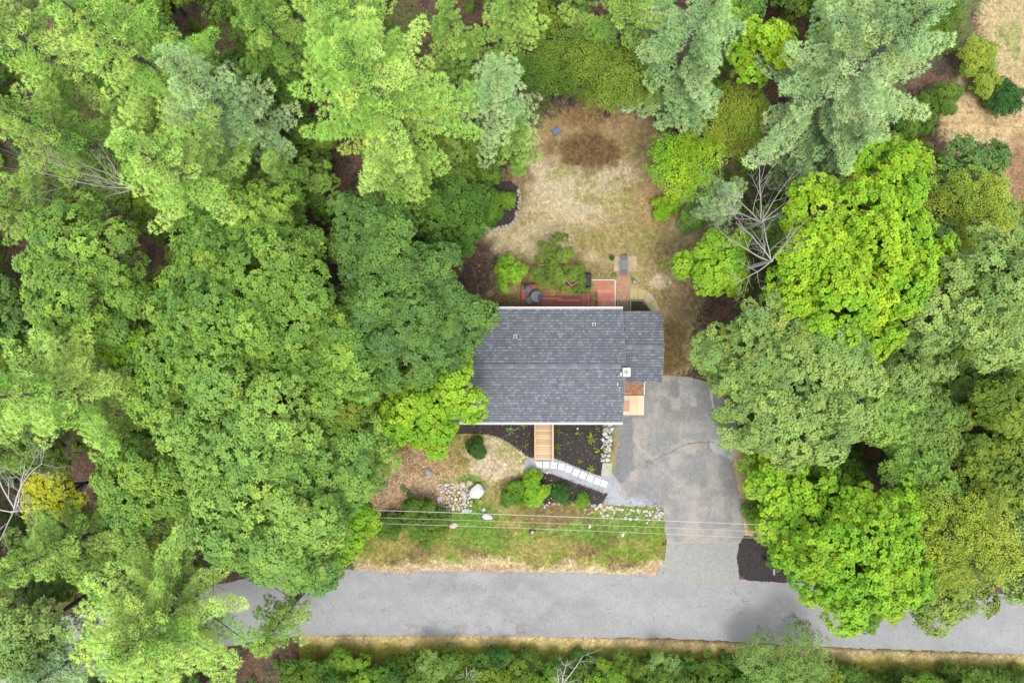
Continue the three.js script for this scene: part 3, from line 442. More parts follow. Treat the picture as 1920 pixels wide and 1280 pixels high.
// ---------------------------------------------------------------- furniture on the deck
const iron = std(tone(74, 78, 88), 0.6), ironDark = std(tone(52, 52, 60), 0.6);
function patioChair(x, y, turn, label) {
  const p = G(x, y, 0.62), t = thing('patio_chair', label, 'chair', V(p.x, 0.62, p.z), turn, 'patio chairs on the deck');
  part('seat', boxGeo(0.5, 0.05, 0.5, 0, 0.43, 0), iron, t); part('backrest', merge(boxGeo(0.5, 0.04, 0.04, 0, 0.88, -0.28), boxGeo(0.5, 0.36, 0.025, 0, 0.68, -0.26, 0, -0.1)), ironDark, t);
  for (const s of [-1, 1]) { part('armrest', boxGeo(0.05, 0.03, 0.5, s * 0.27, 0.64, 0), ironDark, t); for (const z of [-0.23, 0.23]) part('leg', boxGeo(0.035, z < 0 ? 0.86 : 0.62, 0.035, s * 0.26, z < 0 ? 0.43 : 0.31, z), ironDark, t); }
}
patioChair(990, 543, 0.7, 'dark metal patio chair at the deck edge above round table');
patioChair(993, 564, 2.2, 'dark metal patio chair tucked against the round table by the house');
{
  const p = G(1006, 556, 1.3), t = thing('patio_table', 'round dark glass patio table on the red deck', 'table', V(p.x, 0.62, p.z));
  const c = new THREE.CylinderGeometry(0.5, 0.5, 0.03, 28); c.translate(0, 0.72, 0); part('tabletop', c, std(tone(80, 90, 100), 0.6), t); const rim = new THREE.TorusGeometry(0.5, 0.025, 8, 32); rim.rotateX(Math.PI / 2); rim.translate(0, 0.72, 0); part('rim', rim, ironDark, t);
  for (let k = 0; k < 4; k++) { const a = k * Math.PI / 2 + 0.5; part('leg', boxGeo(0.035, 0.72, 0.035, Math.cos(a) * 0.36, 0.36, Math.sin(a) * 0.36), ironDark, t); }
  const cl = G(1015, 558, 1.36), cg = thing('folded_cushion', 'folded teal cushion left on the round patio table', 'cushion', V(cl.x - 0.1, 1.362, cl.z)); part('cover', new THREE.SphereGeometry(0.2, 14, 8).scale(1, 0.3, 1.5).translate(0, 0.06, 0), std(tone(52, 78, 84), 0.95), cg);
}
{ // kettle-like covered grill with its planter beside the deck
  const p = G(1102, 526, 0.7), t = thing('covered_grill', 'grill under a black cover at the deck corner', 'grill', V(p.x, 0, p.z));
  const g = new THREE.BoxGeometry(0.62, 1.1, 1.3, 6, 8, 10), q = g.attributes.position; for (let i = 0; i < q.count; i++) { const y = q.getY(i) + 0.55, k = 1 - 0.25 * sst(0.7, 1.1, y) + 0.03 * Math.sin(q.getZ(i) * 17 + q.getX(i) * 9); q.setXYZ(i, q.getX(i) * k, y, q.getZ(i) * k); } g.computeVertexNormals(); part('cover', g, std(tone(20, 20, 24), 0.75), t); part('strap', boxGeo(0.635, 0.04, 1.32, 0, 0.25, 0), std(tone(60, 60, 64), 0.7), t);
}
{ // lounger
  const p = G(1169, 497), t = thing('garden_lounger', 'grey lounger with teal cushion across the brick walk end', 'lounger', V(p.x, 0.05, p.z)), teal = std(tone(122, 136, 138), 0.95), gr = std(tone(110, 104, 104), 0.8);
  part('cushion', new THREE.BoxGeometry(0.54, 0.1, 0.78, 4, 1, 4).translate(0, 0.4, 0.02), teal, t); part('backrest', boxGeo(0.54, 0.06, 0.42, 0, 0.52, -0.58, 0, 0.45), gr, t); part('foot_panel', boxGeo(0.54, 0.06, 0.42, 0, 0.38, 0.63), gr, t);
  for (const s of [-1, 1]) { part('side_rail', boxGeo(0.05, 0.06, 1.9, s * 0.31, 0.34, 0), std(tone(168, 152, 140), 0.8), t); for (const z of [-0.75, 0.75]) part('leg', boxGeo(0.06, 0.34, 0.06, s * 0.31, 0.17, z), gr, t); }
  for (let k = 0; k < 4; k++) part('slat', boxGeo(0.56, 0.02, 0.06, 0, 0.6 - k * 0.045, -0.72 + k * 0.1), std(tone(126, 116, 112), 0.8), t);
}
function pot(x, y, h, r, label, mat) { const p = G(x, y, h), t = thing('flower_pot', label, 'pot', V(p.x, h, p.z)); const g = new THREE.LatheGeometry([[0.001, 0], [r * 0.7, 0], [r, r * 1.3], [r * 1.06, r * 1.34], [r * 0.95, r * 1.36], [r * 0.9, r * 1.2], [0.001, r * 1.15]].map(a => new THREE.Vector2(...a)), 18); part('pot', g, mat, t); return t; }
const potA = pot(1147, 484, 0, 0.2, 'small dark pot of green leaves beside the concrete pad', std(tone(60, 66, 54), 0.8)), potB = pot(1188, 527, 0, 0.16, 'white pot holding a drooping plant beside brick walk', std(tone(232, 226, 214), 0.7)), potC = pot(1113, 559, 0.34, 0.15, 'pot with a pale leafy plant on the low red step', std(tone(150, 150, 110), 0.8)), potD = pot(1085, 527, 0.0, 0.17, 'white flower pot between deck and covered grill', std(tone(236, 234, 230), 0.7)), potE = pot(1079, 546, 0.62, 0.2, 'dark green pot of trailing leaves on the deck', std(tone(46, 90, 70), 0.6));
const potF = pot(1099, 538, 0.0, 0.3, 'wide pot of pale green leaves in front of covered grill', std(tone(40, 42, 44), 0.7));
// ---------------------------------------------------------------- small things
{
  const p = G(1043, 248), t = thing('storage_tub', 'small blue plastic tub under pine boughs at lawn edge', 'tub', V(p.x, 0, p.z), 0.5), blue = std(tone(96, 124, 178), 0.5);
  part('body', boxGeo(0.56, 0.3, 0.4, 0, 0.15, 0), blue, t); part('lid', merge(boxGeo(0.62, 0.05, 0.46, 0, 0.325, 0), boxGeo(0.5, 0.02, 0.34, 0, 0.358, 0)), blue, t);
  const m = G(1451, 1071, 1.1), b = thing('mailbox', 'grey blue mailbox on a post in the corner mulch bed', 'mailbox', V(m.x, 0, m.z)); const mg = new MB(); part('post', boxGeo(0.09, 1.05, 0.09, 0, 0.52, -0.1), wood(tone(120, 110, 96)), b);
  const sh = new THREE.Shape(); sh.moveTo(-0.09, 0); sh.lineTo(0.09, 0); sh.lineTo(0.09, 0.12); sh.absarc(0, 0.12, 0.09, 0, Math.PI); sh.lineTo(-0.09, 0); const bg = new THREE.ExtrudeGeometry(sh, { depth: 0.5, bevelEnabled: false, curveSegments: 10 }); bg.translate(0, 1.05, -0.25); part('body', bg, std(tone(150, 164, 182), 0.45, { metalness: 0.3 }), b); part('door', boxGeo(0.16, 0.16, 0.012, 0, 1.14, 0.257), std(tone(140, 154, 170), 0.45), b); part('flag', boxGeo(0.01, 0.12, 0.05, 0.098, 1.2, 0.1), std(tone(190, 60, 50), 0.5), b);
  const gl = (x, y, l) => { const q = G(x, y, 0.3), o = thing('garden_light', l, 'garden light', V(q.x, 0.05, q.z)); part('globe', new THREE.SphereGeometry(0.09, 16, 10).translate(0, 0.3, 0), std(tone(248, 246, 240, 1.1), 0.4), o); part('stake', new THREE.CylinderGeometry(0.015, 0.015, 0.25, 8).translate(0, 0.12, 0), ironDark, o); };
  gl(1040, 910, 'white globe garden light beside the dark round shrub'); gl(1083, 803, 'white globe garden light near the house gutter'); gl(1026, 886, 'tiny white globe light at edge of gravel path');
}
// ---------------------------------------------------------------- overhead wires between two poles
{
  const pole = (x, y, l) => { const p = G(x, y, 0), t = thing('utility_pole', l, 'utility pole', V(p.x, 0, p.z)); const m = new MB(); m.tube([V(0, -0.3, 0), V(0, 4, 0), V(0, 8.6, 0)], [0.17, 0.15, 0.12], 10); part('pole', m.geo(), std(tone(118, 104, 90), 0.95), t); part('crossarm', boxGeo(0.12, 0.12, 2.6, 0, 7.7, 0.4), std(tone(110, 98, 84), 0.95), t); return p; };
  const h0 = 7.7, lines = [[[680, 955], [1280, 978], 0.019, 'thickest uppermost overhead wire crossing above the front verge'], [[687, 969], [1280, 991], 0.011, 'middle thin overhead wire of the three above front verge'], [[692, 980], [1280, 1003], 0.012, 'lowest overhead wire of the three above the front verge']];
  const mat = std(tone(214, 210, 208), 0.5);
  const ends = [];
  for (const [a, b, r, label] of lines) {
    const A = G(a[0], a[1], h0), B = G(b[0], b[1], h0), d = B.clone().sub(A), pts = [], x0 = -17.5, x1 = 27.5;
    for (let k = 0; k <= 20; k++) { const x = lerp(x0, x1, k / 20), u = (x - A.x) / d.x; pts.push(V(x, h0 + 0.06 + 0.5 * ((2 * k / 20 - 1) ** 2 - 0.45), A.z + d.z * u)); }
    ends.push(pts[0], pts[20]); const m = new MB(); m.tube(pts, pts.map(() => r), 6); single('overhead_wire', label, 'wire', m.geo(), mat, V(0, 0, 0), 0);
  }
  const px = v => [v.x / S + 960, v.z / S + 640];
  pole(...px(ends[2]), 'wooden utility pole hidden among the oaks at wire end'); pole(...px(ends[3]), 'wooden utility pole hidden under roadside maple at wire end');
}
// ---------------------------------------------------------------- foliage pieces
const leafMat = new THREE.MeshPhysicalMaterial({ color: 0xffffff, vertexColors: true, roughness: 0.8, transmission: 0.2, thickness: 0, specularIntensity: 0.45, side: THREE.DoubleSide });
const oakMat = new THREE.MeshStandardMaterial({ color: 0xffffff, vertexColors: true, roughness: 0.78, side: THREE.DoubleSide });
const needleMat = new THREE.MeshPhysicalMaterial({ color: 0xffffff, vertexColors: true, roughness: 0.85, transmission: 0.12, thickness: 0, specularIntensity: 0.3, side: THREE.DoubleSide });
const barkTex = texFrom(128, 256, (i, j, o) => { const v = 150 + (fbm(i / 6, j / 22, 3) - 0.5) * 190; o[0] = o[1] = o[2] = Math.max(30, Math.min(255, v)); });
const bark = std(tone(112, 104, 98), 0.95), barkBrown = std(tone(108, 92, 76), 0.95), barkPale = std(tone(214, 210, 204), 0.9), barkDead = std(tone(180, 174, 168), 0.95);
class LB {                                           // leaves: small faces with soft outward normals
  constructor() { this.p = []; this.n = []; this.c = []; this.i = []; }
  leaf(o, dir, nrm, len, wid, soft, col, fold = 0.25) {
    const side = dir.clone().cross(nrm).normalize(), up = side.clone().cross(dir).normalize(), b = this.p.length / 3;
    const tip = o.clone().addScaledVector(dir, len), mid = o.clone().addScaledVector(dir, len * 0.45), l = mid.clone().addScaledVector(side, wid / 2).addScaledVector(up, wid * fold), r = mid.clone().addScaledVector(side, -wid / 2).addScaledVector(up, wid * fold);
    const s = soft.clone(), flip = s.dot(up) < 0; if (flip) up.negate();
    s.multiplyScalar(0.2).addScaledVector(up, 0.95).normalize();
    for (const v of [o, r, tip, l]) { this.p.push(v.x, v.y, v.z); this.n.push(s.x, s.y, s.z); this.c.push(col[0], col[1], col[2]); }
    if (flip) this.i.push(b, b + 1, b + 2, b, b + 2, b + 3); else this.i.push(b, b + 2, b + 1, b, b + 3, b + 2);
  }
  needle(o, dir, nrm, len, wid, soft, col) {
    const side = dir.clone().cross(nrm).normalize(), up = side.clone().cross(dir).normalize(), b = this.p.length / 3, tip = o.clone().addScaledVector(dir, len), m = o.clone().addScaledVector(dir, len * 0.2);
    const l = m.clone().addScaledVector(side, wid / 2), r = m.clone().addScaledVector(side, -wid / 2); const s = soft.clone(); let flip = s.dot(up) < 0; if (flip) up.negate(); s.multiplyScalar(0.75).addScaledVector(up, 0.5).normalize();
    for (const v of [l, r, tip]) { this.p.push(v.x, v.y, v.z); this.n.push(s.x, s.y, s.z); this.c.push(col[0], col[1], col[2]); }
    if (flip) this.i.push(b, b + 1, b + 2); else this.i.push(b, b + 2, b + 1);
  }
  geo() { const g = new THREE.BufferGeometry(); g.setAttribute('position', new THREE.Float32BufferAttribute(this.p, 3)); g.setAttribute('normal', new THREE.Float32BufferAttribute(this.n, 3)); g.setAttribute('color', new THREE.Float32BufferAttribute(this.c, 3)); g.setIndex(this.i); return g; }
}
const randDir = (r, up = 0) => { const a = r() * 6.2832, y = lerp(up, 1, r()), k = Math.sqrt(Math.max(0, 1 - y * y)); return V(Math.cos(a) * k, y, Math.sin(a) * k); };
const tint = (r, amt) => { const k = 1 + (r() - 0.5) * amt, w = 1 + (r() - 0.5) * amt * 0.5; return [k * w, k, k / w]; };
// a pine bough: a long plume of round needle tufts that narrows to its tip and curves up
function pineBough(seed, L, tuftR = 0.24, full = 0.3) {
  const r = rng(seed), b = new LB(), spots = [], axis = t => V(L * t, L * (0.1 * t * t + 0.02 * Math.sin(t * 5)), Math.sin(t * 3 + seed) * 0.05 * L);
  const n = Math.max(3, Math.round(L / 0.42));
  for (let k = 0; k < n; k++) {
    const t = lerp(L > 2.5 ? 0.16 : 0.12, 1, (k + 0.3 * r()) / n), o = axis(t), reach = L * full * Math.pow(Math.sin(Math.PI * Math.min(1, 0.12 + t * 0.84)), 0.8) * (0.7 + r() * 0.6) + 0.12;
    spots.push(o.clone().add(V(0, 0.1 + r() * 0.08, (r() - 0.5) * 0.1)));
    for (const s of [-1, 1]) { const m = Math.max(1, Math.round(reach / 0.36)); for (let q = 1; q <= m; q++) if (r() < 0.93) { const u = q / m * reach; spots.push(o.clone().add(V(u * 0.75 + (r() - 0.5) * 0.12, 0.04 + u * 0.1 + (r() - 0.5) * 0.14, s * u * 0.8 + (r() - 0.5) * 0.12))); } }
  }
  spots.push(axis(1.02).add(V(0, 0.1, 0)));
  for (const c of spots) {
    const R = tuftR * (0.75 + r() * 0.5), col = tint(r, 0.4), lean = V(0.7, 0.55, Math.sign(c.z) * 0.3).normalize();
    for (let q = 0; q < 32; q++) {
      const d = randDir(r, -0.3).addScaledVector(lean, 0.6).normalize(), soft = d.clone().add(V(0, 0.3, 0)).normalize();
      b.needle(c.clone().addScaledVector(d, 0.02), d, V(r() - 0.5, r() + 0.3, r() - 0.5).normalize(), R * (0.85 + r() * 0.35), 0.05, soft, col.map(v => v * (0.9 + r() * 0.2)));
    }
  }
  return b.geo();
}
function leafClump(seed, n, R, len, wid, flat = 0.62, open = 0) {
  const r = rng(seed), b = new LB(), nr = Math.max(6, Math.round(n / 8)), ros = [];
  for (let k = 0; k < nr; k++) { const d = randDir(r, -0.2), rad = R * (0.55 + 0.45 * Math.pow(r(), 0.5)); ros.push([V(d.x * rad, d.y * rad * flat, d.z * rad), d]); }
  for (const [c, d] of ros) {                        // leaves sit in rosettes at the twig ends
    const col = tint(r, 0.34), axis = d.clone().multiplyScalar(0.55).add(V((r() - 0.5) * 0.4, 0.8, (r() - 0.5) * 0.4)).normalize(), a0 = r() * 6.28;
    const u = axis.clone().cross(V(0.3, 0.1, 0.9)).normalize(), w = axis.clone().cross(u);
    for (let q = 0; q < 8; q++) {
      const a = a0 + q / 8 * 6.283 + (r() - 0.5) * 0.6, dir = u.clone().multiplyScalar(Math.cos(a)).addScaledVector(w, Math.sin(a)).addScaledVector(axis, 0.35 - r() * 0.75).normalize(), nrm = axis.clone().addScaledVector(V(r() - 0.5, r() - 0.5, r() - 0.5), 0.9).normalize();
      b.leaf(c.clone().addScaledVector(dir, 0.03 + open * r()), dir, nrm, len * (0.75 + r() * 0.5), wid * (0.8 + r() * 0.4), d.clone().add(V(0, 0.8, 0)).normalize(), col.map(v => v * (0.9 + r() * 0.2)));
    }
  }
  return b.geo();
}
const BOUGH = [1.3, 2.2, 3.4, 4.8, 6.4].map((L, k) => ({ L, g: [0, 1].map(v => pineBough(100 + k * 7 + v, L, 0.22 + 0.012 * L, 0.225 - 0.019 * L)) }));
const CLUMP = { oak: [1, 2, 3].map(s => leafClump(s, 176, 0.78, 0.24, 0.12, 0.7)), maple: [4, 5, 6].map(s => leafClump(s, 200, 0.68, 0.17, 0.14, 0.8)), fine: [7, 8].map(s => leafClump(s, 240, 0.95, 0.12, 0.085, 0.75, 0.12)), shrub: [9, 10].map(s => leafClump(s, 176, 0.42, 0.13, 0.075, 0.8)) };
const dummy = new THREE.Object3D(), UP = V(0, 1, 0);
function instances(name, geo, mat, list, parent) {   // list of {p, q, s, c}
  const m = new THREE.InstancedMesh(geo, mat, list.length); m.name = name;
  list.forEach((e, i) => { dummy.position.copy(e.p); dummy.quaternion.copy(e.q); dummy.scale.copy(e.s); dummy.updateMatrix(); m.setMatrixAt(i, dummy.matrix); m.setColorAt(i, e.c); });
  m.userData.kind = 'stuff'; shade(m); parent.add(m); return m;
}
const pal = (a, b, k = 1) => [tone(...a, k), tone(...b, k)];
const PAL = {
  pineY: pal([202, 236, 120], [150, 204, 84], 1.2), pineG: pal([182, 218, 104], [130, 180, 72], 1.1), pineB: pal([196, 226, 154], [150, 194, 120], 1.18),
  oak: pal([154, 200, 48], [98, 152, 34], 0.8), oakD: pal([118, 168, 46], [80, 130, 32], 0.74), oakB: pal([160, 204, 70], [108, 162, 48], 0.82), oakS: pal([166, 200, 88], [116, 160, 62], 0.82),
  maple: pal([186, 226, 38], [130, 194, 28], 1.0), mapleG: pal([178, 224, 46], [122, 188, 30], 0.96), olive: pal([152, 180, 50], [106, 142, 36], 0.92), wisp: pal([192, 208, 66], [138, 170, 48], 1.02), under: pal([134, 174, 48], [90, 134, 34], 0.82), birch: pal([162, 196, 96], [112, 158, 70], 1.02), yellow: pal([220, 222, 50], [178, 192, 40], 1.15), dark: pal([74, 132, 36], [48, 98, 26], 0.9), hosta: pal([146, 186, 46], [98, 150, 32], 1.0),
};
function tree(name, label, category, x, z, group) { return thing(name, label, category, V(x, 0, z), 0, group); }
function limb(mb, a, b, r0, r1, sag, r, sides = 5, n = 4) { const pts = [], rad = []; for (let k = 0; k <= n; k++) { const t = k / n, p = a.clone().lerp(b, t); p.y += Math.sin(Math.PI * t) * sag; if (k && k < n) p.add(V((r() - 0.5) * 0.15, (r() - 0.5) * 0.1, (r() - 0.5) * 0.15).multiplyScalar(a.distanceTo(b) * 0.35)); pts.push(p); rad.push(lerp(r0, r1, t)); } mb.tube(pts, rad, sides); return pts; }
let nTree = 0;
function pine(label, cx, cy, Rpx, H, palKey, opt = {}) {
  const seed = 1000 + nTree++ * 17, r = rng(seed), hc = H * 0.66, c = G(cx, cy, hc), R = Rpx * at(hc), P = PAL[palKey];
  const t = tree('pine_tree', label, 'tree', c.x, c.z, opt.group), lean = V((r() - 0.5) * 0.8, 0, (r() - 0.5) * 0.8), tr = new MB(), topAt = h => V(lean.x * (h / H) ** 2, h, lean.z * (h / H) ** 2);
  const pts = [], rad = []; for (let k = 0; k <= 8; k++) { pts.push(topAt(H * k / 8 - (k ? 0 : 0.2))); rad.push((0.1 + H * 0.0135) * (1 - k / 8 * 0.93) + 0.02); }
  tr.tube(pts, rad, 9);
  const lists = BOUGH.map(() => [[], []]), bm = tr, h0 = H * (opt.low ?? 0.3), e = new THREE.Euler();
  const nw = Math.max(6, Math.round((H - h0) / (opt.gap ?? 1.08)));
  let turn = r() * 6.28;
  for (let w = 0; w <= nw; w++) {
    const tt = Math.min(1, (w + 0.3 * r()) / nw), h = lerp(h0, H - 0.35, tt), prof = Math.pow(1 - Math.pow(tt, 1.35), 0.8) * (tt < 0.18 ? 0.75 + tt * 1.4 : 1), nb = opt.nb ?? (w % 2 ? 5 : 4); turn += 2.4 + (r() - 0.5) * 0.4;
    for (let k = 0; k < nb; k++) {
      const a = turn + k / nb * 6.283 + (r() - 0.5) * 0.55; if (opt.open !== undefined && tt < 0.22 && Math.cos(a - opt.open) > 0.8) continue;
      const L = Math.max(0.9, R * prof * ((k + w) % 2 ? 0.56 + 0.3 * r() : 0.85 + 0.35 * r()) * (0.72 + 0.56 * fbm(Math.cos(a) * 1.4 + seed, Math.sin(a) * 1.4 + tt, 2))), up = lerp(-0.06, 0.62, tt * tt) + (r() - 0.5) * 0.16, o = topAt(h + (r() - 0.5) * 0.4);
      let bi = 0; BOUGH.forEach((q, n) => { if (Math.abs(Math.log(q.L / L)) < Math.abs(Math.log(BOUGH[bi].L / L))) bi = n; });
      e.set((r() - 0.5) * 0.35, -a, up, 'YXZ'); const q = new THREE.Quaternion().setFromEuler(e), sc = L / BOUGH[bi].L, end = V(L * 0.85, L * 0.07, 0).applyQuaternion(q).add(o);
      limb(bm, o, end, 0.03 + L * 0.011, 0.012, L * 0.01, r, 4, 3);
      const f = Math.max(0, Math.min(1, 0.5 + (fbm(Math.cos(a) * 2 + seed, Math.sin(a) * 2 + h * 0.3, 2) - 0.5) * 1.6 + (r() - 0.5) * 0.7)), c = P[0].clone().lerp(P[1], f); if (r() < 0.05) c.multiply(new THREE.Color().setRGB(1.08, 1.0, 0.85));
      lists[bi][Math.floor(r() * 2)].push({ p: o, q, s: V(sc, sc * 0.9 + 0.1, sc * (0.85 + r() * 0.3)), c });
    }
  }
  if (opt.bare) for (let k = 0; k < 14; k++) { const h = lerp(h0 * 0.45, h0 * 1.05, r()), a = r() * 6.28, L = 0.8 + r() * 2.2; limb(bm, topAt(h), topAt(h).add(V(Math.cos(a) * L, 0.15 * L, Math.sin(a) * L)), 0.03, 0.008, 0, r, 4, 3); }
  part('trunk', tr.geo(), bark, t);
  lists.forEach((two, k) => two.forEach((l, v) => { if (l.length) instances('crown', BOUGH[k].g[v], needleMat, l, t); }));
  return t;
}
function leafy(name, label, cx, cy, Rpx, H, palKey, kind = 'oak', opt = {}) {
  const seed = 3000 + nTree++ * 23, r = rng(seed), hc = H * (opt.hc ?? 0.7), c = G(cx, cy, hc), R = Rpx * at(hc), P = PAL[palKey], V2 = (H - hc) * 0.95;
  const t = tree(name, label, opt.category ?? 'tree', c.x, c.z, opt.group), base = (opt.base ?? 0);
  const fork = V((r() - 0.5) * 0.4, H * (opt.fork ?? 0.34), (r() - 0.5) * 0.4), tr = new MB(), bm = tr, tw = 0.06 + H * 0.014;
  if (!opt.noTrunk) tr.tube([V(0, -0.15, 0), V(fork.x * 0.3, fork.y * 0.15, fork.z * 0.3), V(fork.x * 0.6, fork.y * 0.6, fork.z), fork], [tw * 1.5, tw * 1.1, tw * 0.9, tw * 0.7], 9, null, false);
  const lobes = [], cr = (opt.clump ?? 1), cs = (kind === 'oak' ? 0.78 : kind === 'maple' ? 0.68 : kind === 'fine' ? 0.95 : 0.42) * cr, nl = opt.lobes ?? Math.max(5, Math.round(5 + R * 2.4)), stretch = opt.stretch ?? [1, 1];
  for (let k = 0; k < nl; k++) { const a = k * 2.39996 + r() * 0.5, d = R * 0.8 * Math.sqrt((k + 0.35) / nl) * (0.62 + 0.76 * fbm(Math.cos(a) * 1.3 + seed, Math.sin(a) * 1.3, 2)), y = hc + V2 * (0.42 - 0.75 * (d / R) ** 2 + (r() - 0.5) * 0.55); lobes.push({ c: V(Math.cos(a) * d * stretch[0], y, Math.sin(a) * d * stretch[1]), r: Math.max(cs, R * (0.19 + r() * 0.15)), f: r() }); }
  const list = [[], []], q = new THREE.Quaternion(), q2 = new THREE.Quaternion(), dens = opt.dens ?? 1;
  for (const lo of lobes) {
    const n = Math.ceil(dens * 5.4 * lo.r * lo.r / (cs * cs) + 2);
    for (let k = 0; k < n; k++) {
      const d = randDir(r, -0.45), f0 = r() < 0.12 ? 1.05 + 0.4 * r() : 0.68 + 0.36 * r(), p = lo.c.clone().add(V(d.x * lo.r * f0, d.y * lo.r * f0 * 0.8, d.z * lo.r * f0));
      let deep = false; for (const l2 of lobes) if (l2 !== lo && p.distanceTo(l2.c) < l2.r * 0.62) { deep = true; break; }
      if (deep) continue; if (p.y < 0.25) p.y = 0.25 + r() * 0.2;
      const nrm = d.clone().multiplyScalar(0.75).add(UP).normalize(); q.setFromUnitVectors(UP, nrm); q2.setFromAxisAngle(UP, r() * 6.283); const s = cr * (0.6 + r() * 0.75), f = Math.max(0, Math.min(1, lo.f * 0.5 + 0.25 + (r() - 0.5) * 0.8));
      const cc = P[0].clone().lerp(P[1], f); if (r() < 0.06) cc.multiply(new THREE.Color().setRGB(1.18, 1.0, 0.8));
      list[Math.floor(r() * 2)].push({ p, q: q.clone().multiply(q2), s: V(s, s * (0.85 + r() * 0.3), s), c: cc });
      if (!opt.noTrunk && k % 4 === 0) limb(bm, lo.c.clone().addScaledVector(UP, -lo.r * 0.3), p, 0.012 + lo.r * 0.012, 0.008, 0, r, 4, 2);
    }
    if (!opt.noTrunk) limb(bm, fork, lo.c.clone().addScaledVector(UP, -lo.r * 0.3), tw * 0.42, 0.02 + lo.r * 0.012, H * 0.02, r, 5, 4);
  }
  const bmat = opt.bark ?? bark;
  if (!opt.noTrunk) part('trunk', tr.geo(), bmat, t);
  else { const mb = new MB(); for (const lo of lobes) limb(mb, V(0, -0.02, 0), lo.c, 0.03, 0.012, 0, r, 5, 3); part('stems', mb.geo(), barkBrown, t); }
  const vs = CLUMP[kind]; list.forEach((l, i) => { if (l.length) instances(opt.noTrunk ? 'foliage' : 'crown', vs[(seed + i) % vs.length], kind === 'oak' ? oakMat : leafMat, l, t); });
  return t;
}
function bareTree(label, bx, by, H, dirs, mat, opt = {}) {   // leafless: forks again and again; branches are recognisable one by one
  const seed = 7000 + nTree++ * 13, r = rng(seed), p0 = G(bx, by, opt.h0 ?? 0); p0.y = 0;
  const t = tree(opt.name ?? 'bare_tree', label, 'tree', p0.x, p0.z), tr = new MB(), start = V(0, opt.h0 ?? H * 0.35, 0);
  tr.tube([V(0, -0.1, 0), V(0.05, start.y * 0.5, 0), start], [0.05 + H * 0.011, 0.04 + H * 0.009, 0.03 + H * 0.006], 8); const tm = part('trunk', tr.geo(), mat, t);
  for (const [dx, dy, L] of dirs) {                  // each main branch: direction in the ground plane, length
    const bm = new MB(), grow = (o, d, len, rad, depth) => {
      const n = 5, pts = [o.clone()], rr = [rad]; let p = o.clone(), dd = d.clone();
      for (let k = 1; k <= n; k++) { dd.add(V((r() - 0.5) * 0.28, (r() - 0.42) * 0.16, (r() - 0.5) * 0.28)).normalize(); p = p.clone().addScaledVector(dd, len / n); pts.push(p); rr.push(rad * (1 - k / n * 0.72)); }
      bm.tube(pts, rr, depth > 1 ? 6 : 4); if (depth <= 0) return;
      const kids = depth > 1 ? 5 + Math.floor(r() * 3) : 5 + Math.floor(r() * 4);
      for (let k = 0; k < kids; k++) { const u = 1 + Math.floor(r() * n), s = k % 2 ? 1 : -1, nd = dd.clone().applyAxisAngle(UP, s * (0.4 + r() * 0.55)); nd.y += (r() - 0.3) * 0.5; nd.normalize(); grow(pts[u], nd, len * (0.32 + r() * 0.26), rr[u] * 0.66, depth - 1); }
    };
    const d = V(dx, 0.55, dy).normalize(); grow(start.clone().add(V(0, -r() * 0.5, 0)), d, L, 0.018 + L * 0.007, 2); part('branch', bm.geo(), mat, tm);
  }
  return t;
}
function tuft(parent, n, len, wid, palKey, seed, spread = 0.9, y0 = 0) { const r = rng(seed), b = new LB(), P = PAL[palKey]; for (let k = 0; k < n; k++) { const a = r() * 6.283, d = V(Math.cos(a) * spread, 0.75 + r() * 0.8, Math.sin(a) * spread).normalize(), c = P[0].clone().lerp(P[1], r()); const L = len * (0.6 + r() * 0.6), o = V(d.x * 0.04, y0, d.z * 0.04), mid = o.clone().addScaledVector(d, L * 0.6); b.leaf(o, d, V(-d.x, 1.2, -d.z).normalize(), L, wid * (0.7 + r() * 0.6), UP, [c.r, c.g, c.b], 0.15); const d2 = d.clone().add(V(0, -1.1, 0)).normalize(); b.leaf(mid, d2, V(d.x, 1, d.z).normalize(), L * 0.6, wid * 0.7, UP, [c.r, c.g, c.b], 0.1); } part('leaves', b.geo(), leafMat, parent).userData.kind = 'stuff'; }
const plantMat = c => { const m = leafMat.clone(); m.color = c; return m; };
function plant(x, y, len, wid, n, palKey, label, h = 0.05, spread = 0.9) { const p = G(x, y, h), t = thing('plant', label, 'plant', V(p.x, h, p.z)); if (palKey === 'mapleG' || palKey === 'hosta' || palKey === 'oak') { const P = PAL[palKey], m = part('leaves', CLUMP.shrub[n % 2], plantMat(P[0].clone().lerp(P[1], 0.4)), t); m.scale.setScalar(len * 1.15); m.position.y = len * 0.25; m.rotation.y = x; m.userData.kind = 'stuff'; } else tuft(t, n, len, wid, palKey, Math.round(x * 7 + y), spread); return t; }
